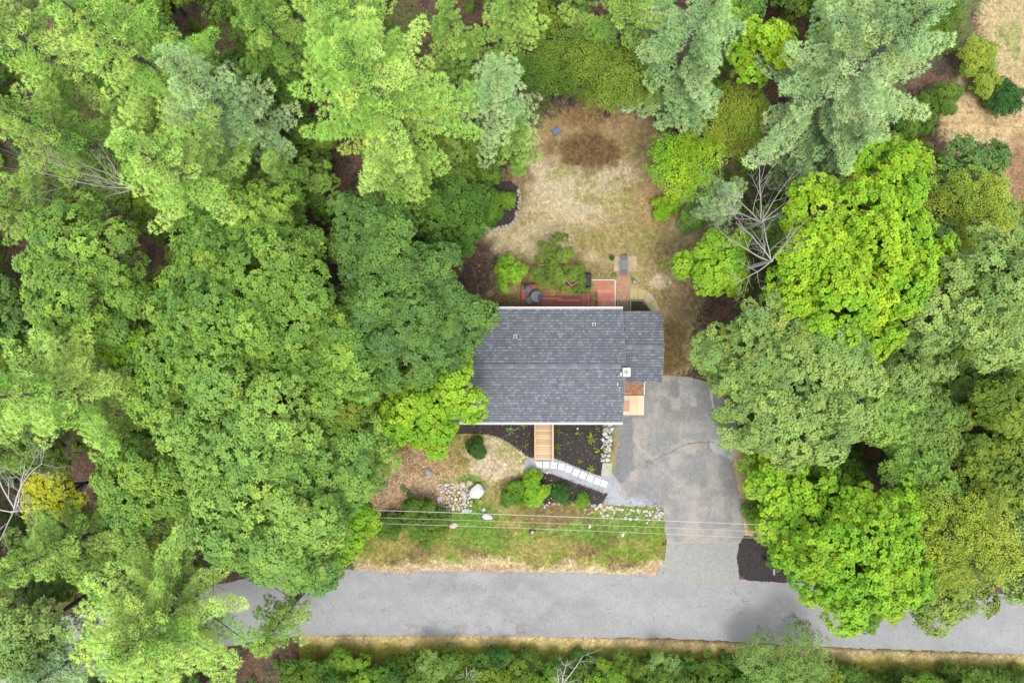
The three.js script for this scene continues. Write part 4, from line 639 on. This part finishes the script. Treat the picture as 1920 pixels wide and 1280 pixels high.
// ---------------------------------------------------------------- pines
const pines = [
  ['yellow green pine in the upper corner above the blue green pines', 40, 70, 105, 19, 'pineY'],
  ['tall yellow pine rising beside the pale pine in the dense stand', 240, 95, 120, 23, 'pineY'],
  ['wide pale green pine spreading from the picture edge above bare brush', 90, 240, 120, 17, 'pineG'],
  ['soft blue green pine behind the brightest front pine', 405, 195, 118, 20, 'pineB'],
  ['broad bright lime pine reaching over the oak crowns', 350, 335, 155, 22, 'pineY'],
  ['largest bright lime pine towering beside the back lawn', 715, 175, 185, 24, 'pineY'],
  ['pale pine top leaning against the largest lime pine', 625, 20, 115, 21, 'pineY'],
  ['shorter lime pine boughs hanging toward the lawn garden bed', 755, 340, 95, 15, 'pineG'],
  ['mid green pine between the two tallest lime pines', 510, 60, 95, 16, 'pineG'],
  ['low green pine below the blue green pine', 545, 325, 80, 12, 'pineG'],
  ['blue green pine whose boughs touch the lawn corner', 930, 180, 92, 17, 'pineB'],
  ['low soft green pine drooping over the blue tub', 968, 268, 52, 9, 'pineG'],
  ['green pine at the frame top beside a dark gap', 960, 40, 78, 16, 'pineG'],
  ['shorter green pine filling the gap at the frame top', 850, 80, 70, 14, 'pineG'],
  ['frosty green pine with a leafy neighbour behind the lawn', 1295, 70, 125, 19, 'pineB'],
  ['pale pine at the frame top behind the lawn clearing', 1175, 30, 90, 17, 'pineG'],
  ['low frosty pine overhanging the top of the lawn', 1292, 172, 72, 13, 'pineB'],
  ['biggest blue green pine with layered plumes near the field', 1610, 130, 190, 23, 'pineB'],
  ['lower blue green pine bough mass below the biggest plume pine', 1570, 275, 85, 14, 'pineB'],
  ['small grey green pine beneath the bare tree', 1345, 370, 62, 9, 'pineB'],
  ['pale lime pine at the frame edge above the bare white branches', 100, 740, 150, 21, 'pineY'],
  ['bushy green pine below the yellow foliage', 105, 1030, 100, 15, 'pineG'],
  ['spreading lime pine in the lower corner with a bare grey trunk', 300, 1168, 200, 17.5, 'pineY'],
  ['narrow pine wedged between the oak and the pale corner pine', 250, 810, 60, 12, 'pineG'],
  ['green pine at the edge beside bare brush', 40, 395, 90, 14, 'pineG'],
  ['small lime pine leaning over the road beside the corner pine', 515, 1172, 58, 10.5, 'pineG'],
  ['second pale pine tip standing behind the corner lime pine', 100, 1262, 80, 14, 'pineB'],
];
for (const [l, x, y, R, H, p] of pines) pine(l, x, y, R * 1.1, H, p, { bare: x < 600 && y > 700, low: x > 250 && x < 310 && y > 1100 ? 0.42 : 0.3, nb: x > 250 && x < 310 && y > 1100 ? 6 : undefined, gap: x > 250 && x < 310 && y > 1100 ? 0.85 : undefined, open: x > 250 && x < 310 && y > 1100 ? -0.68 : undefined });
// ---------------------------------------------------------------- leafy trees
const hollows = [[1425, 340, 95], [1420, 470, 60], [170, 350, 110], [30, 930, 80], [230, 1040, 90], [330, 1030, 70], [480, 1130, 90], [1600, 640, 40]];
const leafs = [
  ['oak_tree', 'massive green oak at the heart of the wood', 470, 565, 190, 17, 'oak', 'oak'],
  ['oak_tree', 'medium green oak between the edge pine and massive oak', 165, 520, 140, 15, 'oak', 'oak'],
  ['oak_tree', 'dark green oak overhanging the house roof corner', 775, 585, 140, 15, 'oakD', 'oak'],
  ['oak_tree', 'bluish green oak with separate leaf tufts below massive oak', 470, 800, 175, 17, 'oakB', 'oak'],
  ['oak_tree', 'tall pale green oak reaching down to the road', 525, 960, 165, 17, 'oakB', 'oak'],
  ['oak_tree', 'green oak above the leaf litter hollow', 275, 905, 100, 13, 'oak', 'oak'],
  ['oak_tree', 'dark oak crown beneath the drooping lime pine boughs', 700, 450, 90, 14, 'oakD', 'oak'],
  ['oak_tree', 'green oak joining the massive oak to the roof maple', 625, 690, 100, 15, 'oak', 'oak'],
  ['oak_tree', 'pale green oak behind the bright roof maple', 640, 850, 95, 13, 'oakB', 'oak'],
  ['oak_tree', 'green oak between massive oak and pale corner pine', 315, 700, 95, 14, 'oak', 'oak'],
  ['maple_tree', 'bright lime maple hanging over the front roof corner', 808, 750, 112, 11, 'mapleG', 'maple'],
  ['maple_tree', 'small vivid green maple glowing among the oaks', 255, 655, 52, 12, 'maple', 'maple'],
  ['maple_tree', 'yellowing maple at the road end of the oaks', 640, 960, 72, 11, 'mapleG', 'maple'],
  ['maple_tree', 'olive tinted maple among oaks behind bright roof maple', 655, 770, 62, 12, 'olive', 'maple'],
  ['maple_tree', 'huge vivid yellow green maple beside the driveway oak', 1578, 512, 180, 14.5, 'maple', 'maple'],
  ['maple_tree', 'yellow green maple above the huge vivid maple', 1660, 345, 88, 14, 'maple', 'maple'],
  ['maple_tree', 'vivid green low maple bordering the back lawn', 1345, 495, 68, 9, 'mapleG', 'maple'],
  ['oak_tree', 'grey green oak overhanging the driveway', 1486, 705, 176, 14, 'oakS', 'oak'],
  ['oak_tree', 'pale grey green oak at the frame edge beside maple', 1825, 555, 130, 16, 'oakS', 'oak'],
  ['poplar_tree', 'wispy yellow tree between field and vivid maple', 1812, 388, 84, 9, 'wisp', 'fine'],
  ['maple_tree', 'bright green maple spreading over the road and mailbox', 1600, 1035, 155, 12, 'mapleG', 'maple'],
  ['maple_tree', 'airy lime maple branches over the driveway edge', 1470, 905, 92, 10, 'mapleG', 'maple'],
  ['poplar_tree', 'dusty yellow green tree right of the road maple', 1800, 1010, 100, 13, 'wisp', 'fine'],
  ['oak_tree', 'grey green oak filling in below the huge vivid maple', 1700, 665, 78, 11, 'oakS', 'oak'],
  ['oak_tree', 'green oak tucked behind the driveway oak', 1655, 765, 70, 10, 'oakB', 'oak'],
  ['oak_tree', 'blue grey oak cut by the frame edge above the road', 1905, 1050, 70, 13, 'oakS', 'oak'],
  ['oak_tree', 'dark leafy tree in the hollow beside the field edge oak', 1720, 800, 80, 10, 'under', 'oak'],
  ['maple_tree', 'autumn tinged yellow tree at the frame edge', 1870, 780, 88, 10, 'olive', 'maple'],
  ['oak_tree', 'deep green leafy tree above the road maple', 1720, 900, 78, 10, 'oak', 'oak'],
  ['maple_tree', 'olive tree under the edge oak near the frame', 1850, 900, 85, 10, 'olive', 'maple'],
  ['maple_tree', 'leafy green tree standing before the lawn garden bed', 850, 400, 66, 11, 'oakD', 'maple'],
  ['maple_tree', 'maple sapling hanging over brown soil', 838, 455, 48, 8, 'oakD', 'maple'],
  ['maple_tree', 'vivid green tree between the frosty pine and plume pine', 1432, 90, 55, 14, 'maple', 'maple'],
  ['maple_tree', 'yellow green feathery tree on the lawn edge', 1285, 310, 64, 8, 'maple', 'fine'],
  ['hemlock_tree', 'olive green feathery tree above the bare tree', 1385, 225, 50, 8, 'wisp', 'fine'],
  ['hemlock_tree', 'dark olive tree behind the lawn top', 1090, 125, 62, 11, 'olive', 'fine'],
  ['hemlock_tree', 'second dark olive tree beside the pale pine', 1165, 150, 58, 11, 'olive', 'fine'],
  ['hemlock_tree', 'deep green feathery tree at the lawn top', 1050, 130, 56, 10, 'under', 'fine'],
  ['hemlock_tree', 'leafy tree behind the biggest plume pine at frame top', 1748, 40, 45, 9, 'under', 'fine'],
  ['oak_tree', 'glossy pale leaved tree beside the corner lime pine', 40, 1190, 95, 12, 'oakS', 'oak'],
  ['birch_tree', 'soft grey green birch leaning onto the road', 1432, 1240, 28, 3.8, 'birch', 'fine'],
  ['birch_tree', 'rounder grey green birch beside the leaning birch', 1500, 1232, 40, 4.6, 'birch', 'fine'],
  ['maple_tree', 'golden yellow foliage over the bare white branches', 108, 920, 50, 10, 'yellow', 'maple'],
];
for (const [n, l, x, y, R, H, p, k] of leafs) leafy(n, l, x, y, R, H, p, k, { dens: n === 'birch_tree' ? 0.36 : k === 'fine' ? 0.6 : l.includes('airy') ? 0.36 : l.includes('golden') ? 0.14 : n === 'birch_tree' ? 0.4 : 0.72, bark: n === 'birch_tree' ? barkPale : bark });
// small tree over the deck
leafy('small_tree', 'small open branched yellow green tree leaning over the deck', 1042, 498, 56, 4.4, 'olive', 'shrub', { hc: 0.66, dens: 0.11, clump: 0.95, bark: barkPale, lobes: 17 });
leafy('small_tree', 'small bushy yellow green sapling at the deck corner', 957, 508, 28, 3.2, 'mapleG', 'shrub', { hc: 0.66, dens: 0.2, clump: 1.0, lobes: 8 });
// ---------------------------------------------------------------- leafless trees
bareTree('bare grey tree spreading silver branches beside vivid maple', 1430, 415, 11, [[-0.9, -0.75, 4.8], [-0.05, -1, 5], [0.45, -0.85, 4.2], [0.9, -0.8, 4.6], [-1, -0.12, 5.2], [-0.8, 0.2, 3], [0.8, -0.3, 3.6]], barkDead, { h0: 9 });
bareTree('second bare grey tree half swallowed by the vivid maple', 1448, 488, 13, [[-1, -0.1, 5], [-0.7, -0.6, 4.4], [0.5, -0.8, 3.6], [-0.9, 0.6, 4.2], [-0.3, -0.9, 3.6]], barkDead, { h0: 13 });
bareTree('tangle of bare grey branches in the pine hollow', 250, 350, 10, [[-1, 0.1, 6], [-1, 0.5, 5.4], [-0.8, -0.5, 5], [-1, -0.2, 5.6], [0.3, -1, 3.4]], barkDead, { h0: 9 });
bareTree('bleached bare branches at the frame edge beneath pale pine', 20, 960, 10, [[0.8, -0.8, 5.4], [0.5, -1, 6], [-0.2, -1, 5.4], [0.9, -0.2, 4.4], [0.1, 0.9, 4], [-0.9, -0.3, 4]], std(tone(214, 208, 206), 0.9), { h0: 10 });
bareTree('slender white bare birch beside the road verge', 1050, 1290, 6, [[0.3, -0.9, 5], [0.1, -1, 4], [-0.3, -0.8, 2.6]], barkPale, { h0: 2.4, name: 'bare_birch' });
bareTree('thin bare white sapling at the frame bottom', 876, 1290, 5, [[-0.15, -1, 3], [0.3, -0.8, 2]], barkPale, { h0: 2, name: 'bare_birch' });
bareTree('broken bare boughs under the deep corner pine stand', 150, 700, 7, [[1, 0.4, 4.5], [0.8, -0.4, 4], [0.3, 1, 4]], barkDead, { h0: 6 });
// ---------------------------------------------------------------- shrubs
const shrubs = [
  ['bright green shrub at the upper end of the lower bed', 999, 898, 14, 1.3, 'mapleG'], ['bright green rounded shrub filling the lower bed end', 1004, 922, 20, 1.5, 'mapleG'], ['duller green shrub outside the lower bed', 964, 922, 20, 1.4, 'oak'], ['dark green round shrub in the middle of lower bed', 1052, 926, 16, 1.1, 'dark'],
  ['small dark evergreen shrub on the pale lawn patch', 895, 838, 15, 1.1, 'dark'], ['large ragged green bush under the wires', 790, 972, 42, 2.2, 'under'], ['low green bush beside the large ragged bush', 735, 985, 24, 1.2, 'under'], ['yellow green sprawling bush below the ragged bush', 805, 1000, 24, 1.2, 'olive'],
  ['low shrub on the driveway edge by the wires', 1415, 965, 22, 1.3, 'oak'], ['dark green domed shrub on the field edge', 1885, 185, 30, 1.8, 'dark'], ['golden conifer shrub beside the field', 1832, 105, 34, 3, 'wisp'], ['golden feathery shrub below the golden conifer', 1845, 155, 24, 2, 'wisp'], ['green shrub between plume pine and field', 1760, 190, 34, 3, 'under'], ['dull green bush at the field corner', 1720, 225, 34, 2.6, 'under'], ['brownish bush under the plume pine skirts', 1715, 285, 30, 2, 'olive'],
  ['leafy green plants in the stone ringed bed', 925, 380, 24, 1.2, 'hosta'], ['arching green clump at the lawn side of stone ring', 950, 375, 16, 0.9, 'hosta'], ['dark green clump at the low end of stone ring', 915, 405, 18, 1, 'oak'], ['green sprig shrub at the mulch bed stones', 1092, 938, 9, 0.7, 'hosta'],
  ['rosette shrub in mailbox bed', 1449, 1050, 12, 0.8, 'oakS'], ['bright bush trailing on the lawn edge', 1245, 388, 22, 1.2, 'maple'], ['low bush creeping from the lawn corner', 1300, 405, 26, 1.6, 'pineG'],
];
for (const [l, x, y, R, H, p] of shrubs) leafy('shrub', l, x, y, R, H, p, 'shrub', { category: 'shrub', hc: 0.5, noTrunk: true, lobes: Math.max(4, Math.round(R / 3)), dens: 0.7, clump: Math.min(1, 0.55 + R / 60) });
{ // shrubs along the far side of the road
  const r = rng(91); let k = 0;
  const ps = ['under', 'oakD', 'olive', 'under', 'hosta'], sect = x => x < 760 ? 'opposite the corner pine' : x < 960 ? 'opposite the rock pile' : x < 1130 ? 'around the bare white birch' : x < 1390 ? 'opposite the driveway mouth' : x < 1570 ? 'around the two grey green birches' : x < 1760 ? 'below the road maple' : 'at the far road end', adj = { under: 'mid green', oakD: 'deep green', olive: 'yellowish olive', hosta: 'bright green' };
  const verge = (x, y, R, H, dens, cl, rowName) => { const p = ps[Math.floor(r() * 5)], l = `${adj[p]} shrub, ${rowName} of far verge, ${sect(x)}`; leafy('verge_shrub', l, x, y, R, H, p, 'shrub', { category: 'shrub', hc: 0.55, noTrunk: true, dens, clump: cl, group: 'verge shrubs: ' + l }); };
  for (let x = 590; x < 1960; x += 30 + r() * 24) verge(x, lerp(1247, 1276, sst(900, 1920, x)) + r() * 18, 20 + r() * 14, 1.2 + r() * 1.2, 0.42, 1.1, 'road row');
  for (let x = 560; x < 1960; x += 44 + r() * 30) verge(x, lerp(1275, 1305, sst(900, 1920, x)) + r() * 16, 34 + r() * 14, 2 + r() * 1.6, 0.35, 1.25, 'outer row');
  leafy('shrub', 'rounded grey green bush in the far verge row', 815, 1248, 42, 3, 'oakS', 'shrub', { category: 'shrub', hc: 0.6, noTrunk: true, dens: 0.5, clump: 1.2 });
  leafy('shrub', 'dark pointed bush touching the road in far verge', 935, 1232, 17, 1.7, 'dark', 'shrub', { category: 'shrub', hc: 0.6, noTrunk: true, dens: 0.6, clump: 1 });
  leafy('shrub', 'soft grey willow bush in far verge below driveway', 1240, 1255, 36, 2.4, 'birch', 'shrub', { category: 'shrub', hc: 0.6, noTrunk: true, dens: 0.5, clump: 1.1 });
}
// ---------------------------------------------------------------- bedding plants and pot plants
plant(1107, 821, 0.6, 0.07, 26, 'wisp', 'spiky yellow green plant near stone wall, largest of the bed'); plant(1082, 812, 0.28, 0.12, 22, 'mapleG', 'round green plant beside the upper globe light'); plant(1048, 808, 0.35, 0.06, 16, 'olive', 'dull feathery plant by the footbridge near the house'); plant(1120, 845, 0.4, 0.14, 24, 'mapleG', 'leafy green plant against the dry stone wall'); plant(1045, 836, 0.45, 0.05, 18, 'olive', 'brownish spiky plant beside the footbridge rail'); plant(1088, 864, 0.26, 0.05, 14, 'wisp', 'small pale tuft above the stepping path'); plant(1108, 877, 0.42, 0.06, 22, 'wisp', 'yellow tuft at the low corner of upper bed'); plant(1120, 802, 0.24, 0.06, 12, 'olive', 'small dull plant near wall top'); plant(1065, 830, 0.18, 0.05, 10, 'olive', 'tiny dry plant in the middle of upper bed'); plant(988, 833, 0.2, 0.07, 12, 'olive', 'tiny yellow plant in the bed before footbridge'); plant(957, 806, 0.5, 0.09, 20, 'birch', 'grey green plant beneath the front gutter'); plant(981, 797, 0.4, 0.1, 16, 'hosta', 'green plant at gutter beside the footbridge'); plant(1048, 850, 0.2, 0.05, 10, 'olive', 'tiny withered plant beside lower footbridge rail');
plant(1239, 499, 0.45, 0.07, 22, 'wisp', 'yellow grassy clump on the lawn beside concrete pad', 0); plant(1251, 495, 0.35, 0.07, 16, 'wisp', 'second yellow clump beside the first on the lawn', 0); plant(1250, 530, 0.3, 0.06, 12, 'olive', 'thin yellow clump near the curved path', 0); plant(1151, 517, 0.5, 0.09, 20, 'hosta', 'green clump at the corner of the brick walk', 0); plant(720, 905, 0.7, 0.12, 26, 'oak', 'green weed clump in the wood chips', 0); plant(757, 915, 0.6, 0.1, 22, 'oak', 'small weed clump beside the larger in wood chips', 0); plant(766, 923, 0.5, 0.1, 18, 'oak', 'weed clump above the ragged bush', 0); plant(702, 911, 0.4, 0.1, 16, 'oak', 'low weed near the fallen log', 0);
for (const [t, p, n, L, w, h] of [[potA, 'dark', 24, 0.26, 0.14, 0.25], [potB, 'hosta', 16, 0.34, 0.08, 0.2], [potC, 'birch', 20, 0.26, 0.14, 0.18], [potD, 'olive', 12, 0.25, 0.1, 0.2], [potE, 'oak', 40, 0.5, 0.18, 0.25], [potF, 'oakB', 60, 0.6, 0.2, 0.6]]) tuft(t, n, L, w, p, n * 7 + 3, 0.9, h);
// ---------------------------------------------------------------- understory between the listed trees
{
  const r = rng(202), got = [], near = [...pines.map(q => [q[1], q[2], q[0]]), ...leafs.map(q => [q[2], q[3], q[1]])], bx = o => [o.position.x / S + 960, o.position.z / S + 640]; for (const o of scene.children) if (/tree/.test(o.name) && !/bare/.test(o.name)) got.push(bx(o));
  const pk = ['under', 'oakD', 'oak', 'pineG', 'olive', 'under', 'oakD']; let tries = 0, n = 0;
  while (tries++ < 6000 && n < 100) {
    const x = -120 + r() * 2160, y = -100 + r() * 1480; if (CLEAR.some(P => polyDist(P, x, y) > -36)) continue; if (got.some(q => Math.hypot(q[0] - x, q[1] - y) < 50)) continue; if (y > 1230 && x > 480) continue; if (x > 1620 && y < 330) continue;
    if (x < 880 && y < 480 && r() < 0.5) continue;
    { const H9 = 6, f9 = CAM_H / (CAM_H - H9), X9 = 960 + (x - 960) * f9, Y9 = 640 + (y - 640) * f9; if (hollows.some(h => Math.hypot(h[0] - X9, h[1] - Y9) < h[2])) continue; }
    got.push([x, y]); n++; const H = 5 + r() * 3.5, k = pk[Math.floor(r() * 7)], g = V((x - 960) * S, 0, (y - 640) * S), hc = H * 0.7, f = CAM_H / (CAM_H - hc), X = 960 + (x - 960) * f, Y = 640 + (y - 640) * f;
    const nb = near.reduce((a, q) => Math.hypot(q[0] - X, q[1] - Y) < a[0] ? [Math.hypot(q[0] - X, q[1] - Y), q[2]] : a, [1e9, ''])[1].split(' ').slice(0, 7).join(' ').replace(/ (with|at|of|the|a|above|and|over|beside|behind|below|between|in|to|against|from|on)$/, '').replace(/ (with|at|of|the|a|above|and|over|beside|behind|below|between|in|to)$/, ''), un = { under: 'dull green', oakD: 'deep green', oak: 'mid green', olive: 'olive' }[k];
    if (k === 'pineG') pine('young pine near the ' + nb, X, Y, 62 + r() * 20, H, k, { group: 'young pines near ' + nb, gap: 1 }); else leafy('understory_tree', `${un} understory tree near the ${nb}`, X, Y, 62 + r() * 26, H, k, r() < 0.5 ? 'maple' : 'oak', { group: `${un} understory near ${nb}`, dens: 0.5 });
  }
  // low growth and ferns on the forest floor
  const list = []; let k = 0; while (list.length < 1500 && k++ < 20000) { const x = -150 + r() * 2220, y = -120 + r() * 1520; if (CLEAR.some(P => polyDist(P, x, y) > -8)) continue; if (fbm(x * 0.012, y * 0.012, 3) < 0.47) continue; const s = 0.7 + r() * 0.9, P = PAL[r() < 0.7 ? 'under' : 'olive']; list.push({ p: V((x - 960) * S, 0.1 + r() * 0.3, (y - 640) * S), q: new THREE.Quaternion().setFromAxisAngle(UP, r() * 6.28), s: V(s, s, s), c: P[0].clone().lerp(P[1], r()) }); }
  const m = instances('undergrowth', CLUMP.shrub[0], leafMat, list, scene); m.userData = { kind: 'stuff', label: 'low green undergrowth on the forest floor', category: 'undergrowth' };
}
// ---------------------------------------------------------------- chips on the mulch, fallen leaves and twigs
{
  const r = rng(404), chips = [], leaves = [], e = new THREE.Euler(), inPoly = (P, f) => { let x0 = 1e9, x1 = -1e9, y0 = 1e9, y1 = -1e9; for (const [x, y] of P) { x0 = Math.min(x0, x); x1 = Math.max(x1, x); y0 = Math.min(y0, y); y1 = Math.max(y1, y); } const x = lerp(x0, x1, r()), y = lerp(y0, y1, r()); if (polyDist(P, x, y) > f) return [x, y]; };
  const ct = [[74, 60, 54], [58, 50, 46], [94, 76, 64], [48, 43, 42], [140, 122, 104]].map(c => tone(...c));
  for (const [P, n] of [[P_BED1, 5200], [P_BED2, 2400], [P_BED3, 2000], [P_BED4, 1200]]) for (let k = 0; k < n; k++) { const q = inPoly(P, -1.2); if (!q) continue; e.set((r() - 0.5) * 0.8, r() * 6.28, (r() - 0.5) * 0.8); const L = 0.05 + r() * 0.1; chips.push({ p: V((q[0] - 960) * S, 0.06, (q[1] - 640) * S), q: new THREE.Quaternion().setFromEuler(e), s: V(L, 0.014, 0.02 + r() * 0.025), c: ct[r() < 0.04 ? 4 : Math.floor(r() * 4)] }); }
  const cm = instances('mulch_chips', new THREE.BoxGeometry(1, 1, 1), std(new THREE.Color(1, 1, 1), 1), chips, scene); cm.userData = { kind: 'stuff', label: 'loose bark chips on the dark mulch beds', category: 'mulch' };
  const lt = [[196, 158, 98], [166, 120, 72], [212, 184, 120], [140, 104, 70], [184, 172, 70]].map(c => tone(...c)), lb = new LB(); lb.leaf(V(0, 0, 0), V(1, 0.12, 0).normalize(), UP, 1, 0.6, UP, [1, 1, 1], 0.2); const lg = lb.geo();
  for (const [P, n, h] of [[P_LAWN, 1500, 0.05], [P_FRONT, 1600, 0.06], [P_ROAD, 420, 0.016], [P_DRIVE, 160, 0.022], [[[670, 850], [870, 850], [870, 965], [670, 965]], 2600, 0.04]]) for (let k = 0; k < n; k++) { const q = inPoly(P, 0); if (!q) continue; if (P === P_ROAD && polyDist(P_ROAD, ...q) > 4 + 60 * r() * r() * r()) continue; e.set((r() - 0.5) * 0.6, r() * 6.28, (r() - 0.5) * 0.6); const L = 0.07 + r() * 0.09; leaves.push({ p: V((q[0] - 960) * S, h + r() * 0.02, (q[1] - 640) * S), q: new THREE.Quaternion().setFromEuler(e), s: V(L, L, L), c: lt[Math.floor(r() * 5)] }); }
  const lm = instances('fallen_leaves', lg, new THREE.MeshStandardMaterial({ vertexColors: true, roughness: 1, side: THREE.DoubleSide }), leaves, scene); lm.userData = { kind: 'stuff', label: 'dry fallen leaves scattered on lawn, verge and road edge', category: 'leaves' };
}
// ---------------------------------------------------------------- grass on the lawns and verges
{
  const r = rng(303), b = new LB(); for (let k = 0; k < 9; k++) { const a = r() * 6.283, d = V(Math.cos(a) * 0.8, 0.5 + r() * 0.8, Math.sin(a) * 0.8).normalize(); const c = 0.85 + r() * 0.3; b.needle(V((r() - 0.5) * 0.14, 0, (r() - 0.5) * 0.14), d, V(-d.x, 1, -d.z).normalize(), 0.09 + r() * 0.12, 0.03, UP, [c, c, c]); }
  const geo = b.geo(), list = [], o = [0, 0, 0]; let k = 0;
  const areas = [[P_LAWN, 24000], [P_FRONT, 14000], [[[560, 1193], [900, 1194], [1280, 1199], [1560, 1215], [2000, 1231], [2000, 1300], [560, 1300]], 9000], [P_FIELD, 4000], [[[1380, 840], [1450, 830], [1480, 1000], [1402, 1004]], 1500]];
  const hard = [P_BED1, P_BED2, P_BED4, P_DRIVE, P_DUSTPATH, P_ROAD, [[975, 528], [1194, 528], [1194, 800], [840, 800], [840, 585], [975, 585]], [[1104, 478], [1240, 508], [1240, 720], [1104, 720]], [[1150, 478], [1196, 478], [1196, 510], [1150, 510]]];
  for (const [P, n] of areas) { let x0 = 1e9, x1 = -1e9, y0 = 1e9, y1 = -1e9; for (const [x, y] of P) { x0 = Math.min(x0, x); x1 = Math.max(x1, x); y0 = Math.min(y0, y); y1 = Math.max(y1, y); }
    for (let i = 0; i < n; i++) { const x = lerp(x0, x1, r()), y = lerp(y0, y1, r()); if (polyDist(P, x, y) < 2) continue; if (hard.some(Q => polyDist(Q, x, y) > -1)) continue; if (x > 690 && x < 870 && y > 860 && y < 965 && r() < 0.75) continue; groundTone(x, y, o); const s = 0.7 + r() * 0.8, v = 0.75 + r() * 0.8, g = 0.96 + r() * 0.1; list.push({ p: V((x - 960) * S, 0, (y - 640) * S), q: new THREE.Quaternion().setFromAxisAngle(UP, r() * 6.28), s: V(s, s, s), c: new THREE.Color().setRGB(Math.max(0.01, lin(o[0]) / M * v), Math.max(0.01, lin(o[1]) / M * v * g), Math.max(0.006, lin(o[2]) / M * v)) }); } }
  const m = instances('grass', geo, new THREE.MeshStandardMaterial({ vertexColors: true, roughness: 1, side: THREE.DoubleSide }), list, scene); m.userData = { kind: 'stuff', label: 'short dry grass on the lawns and verges', category: 'grass' };
}
console.log('objects', scene.children.length);
renderer.render(scene, camera);
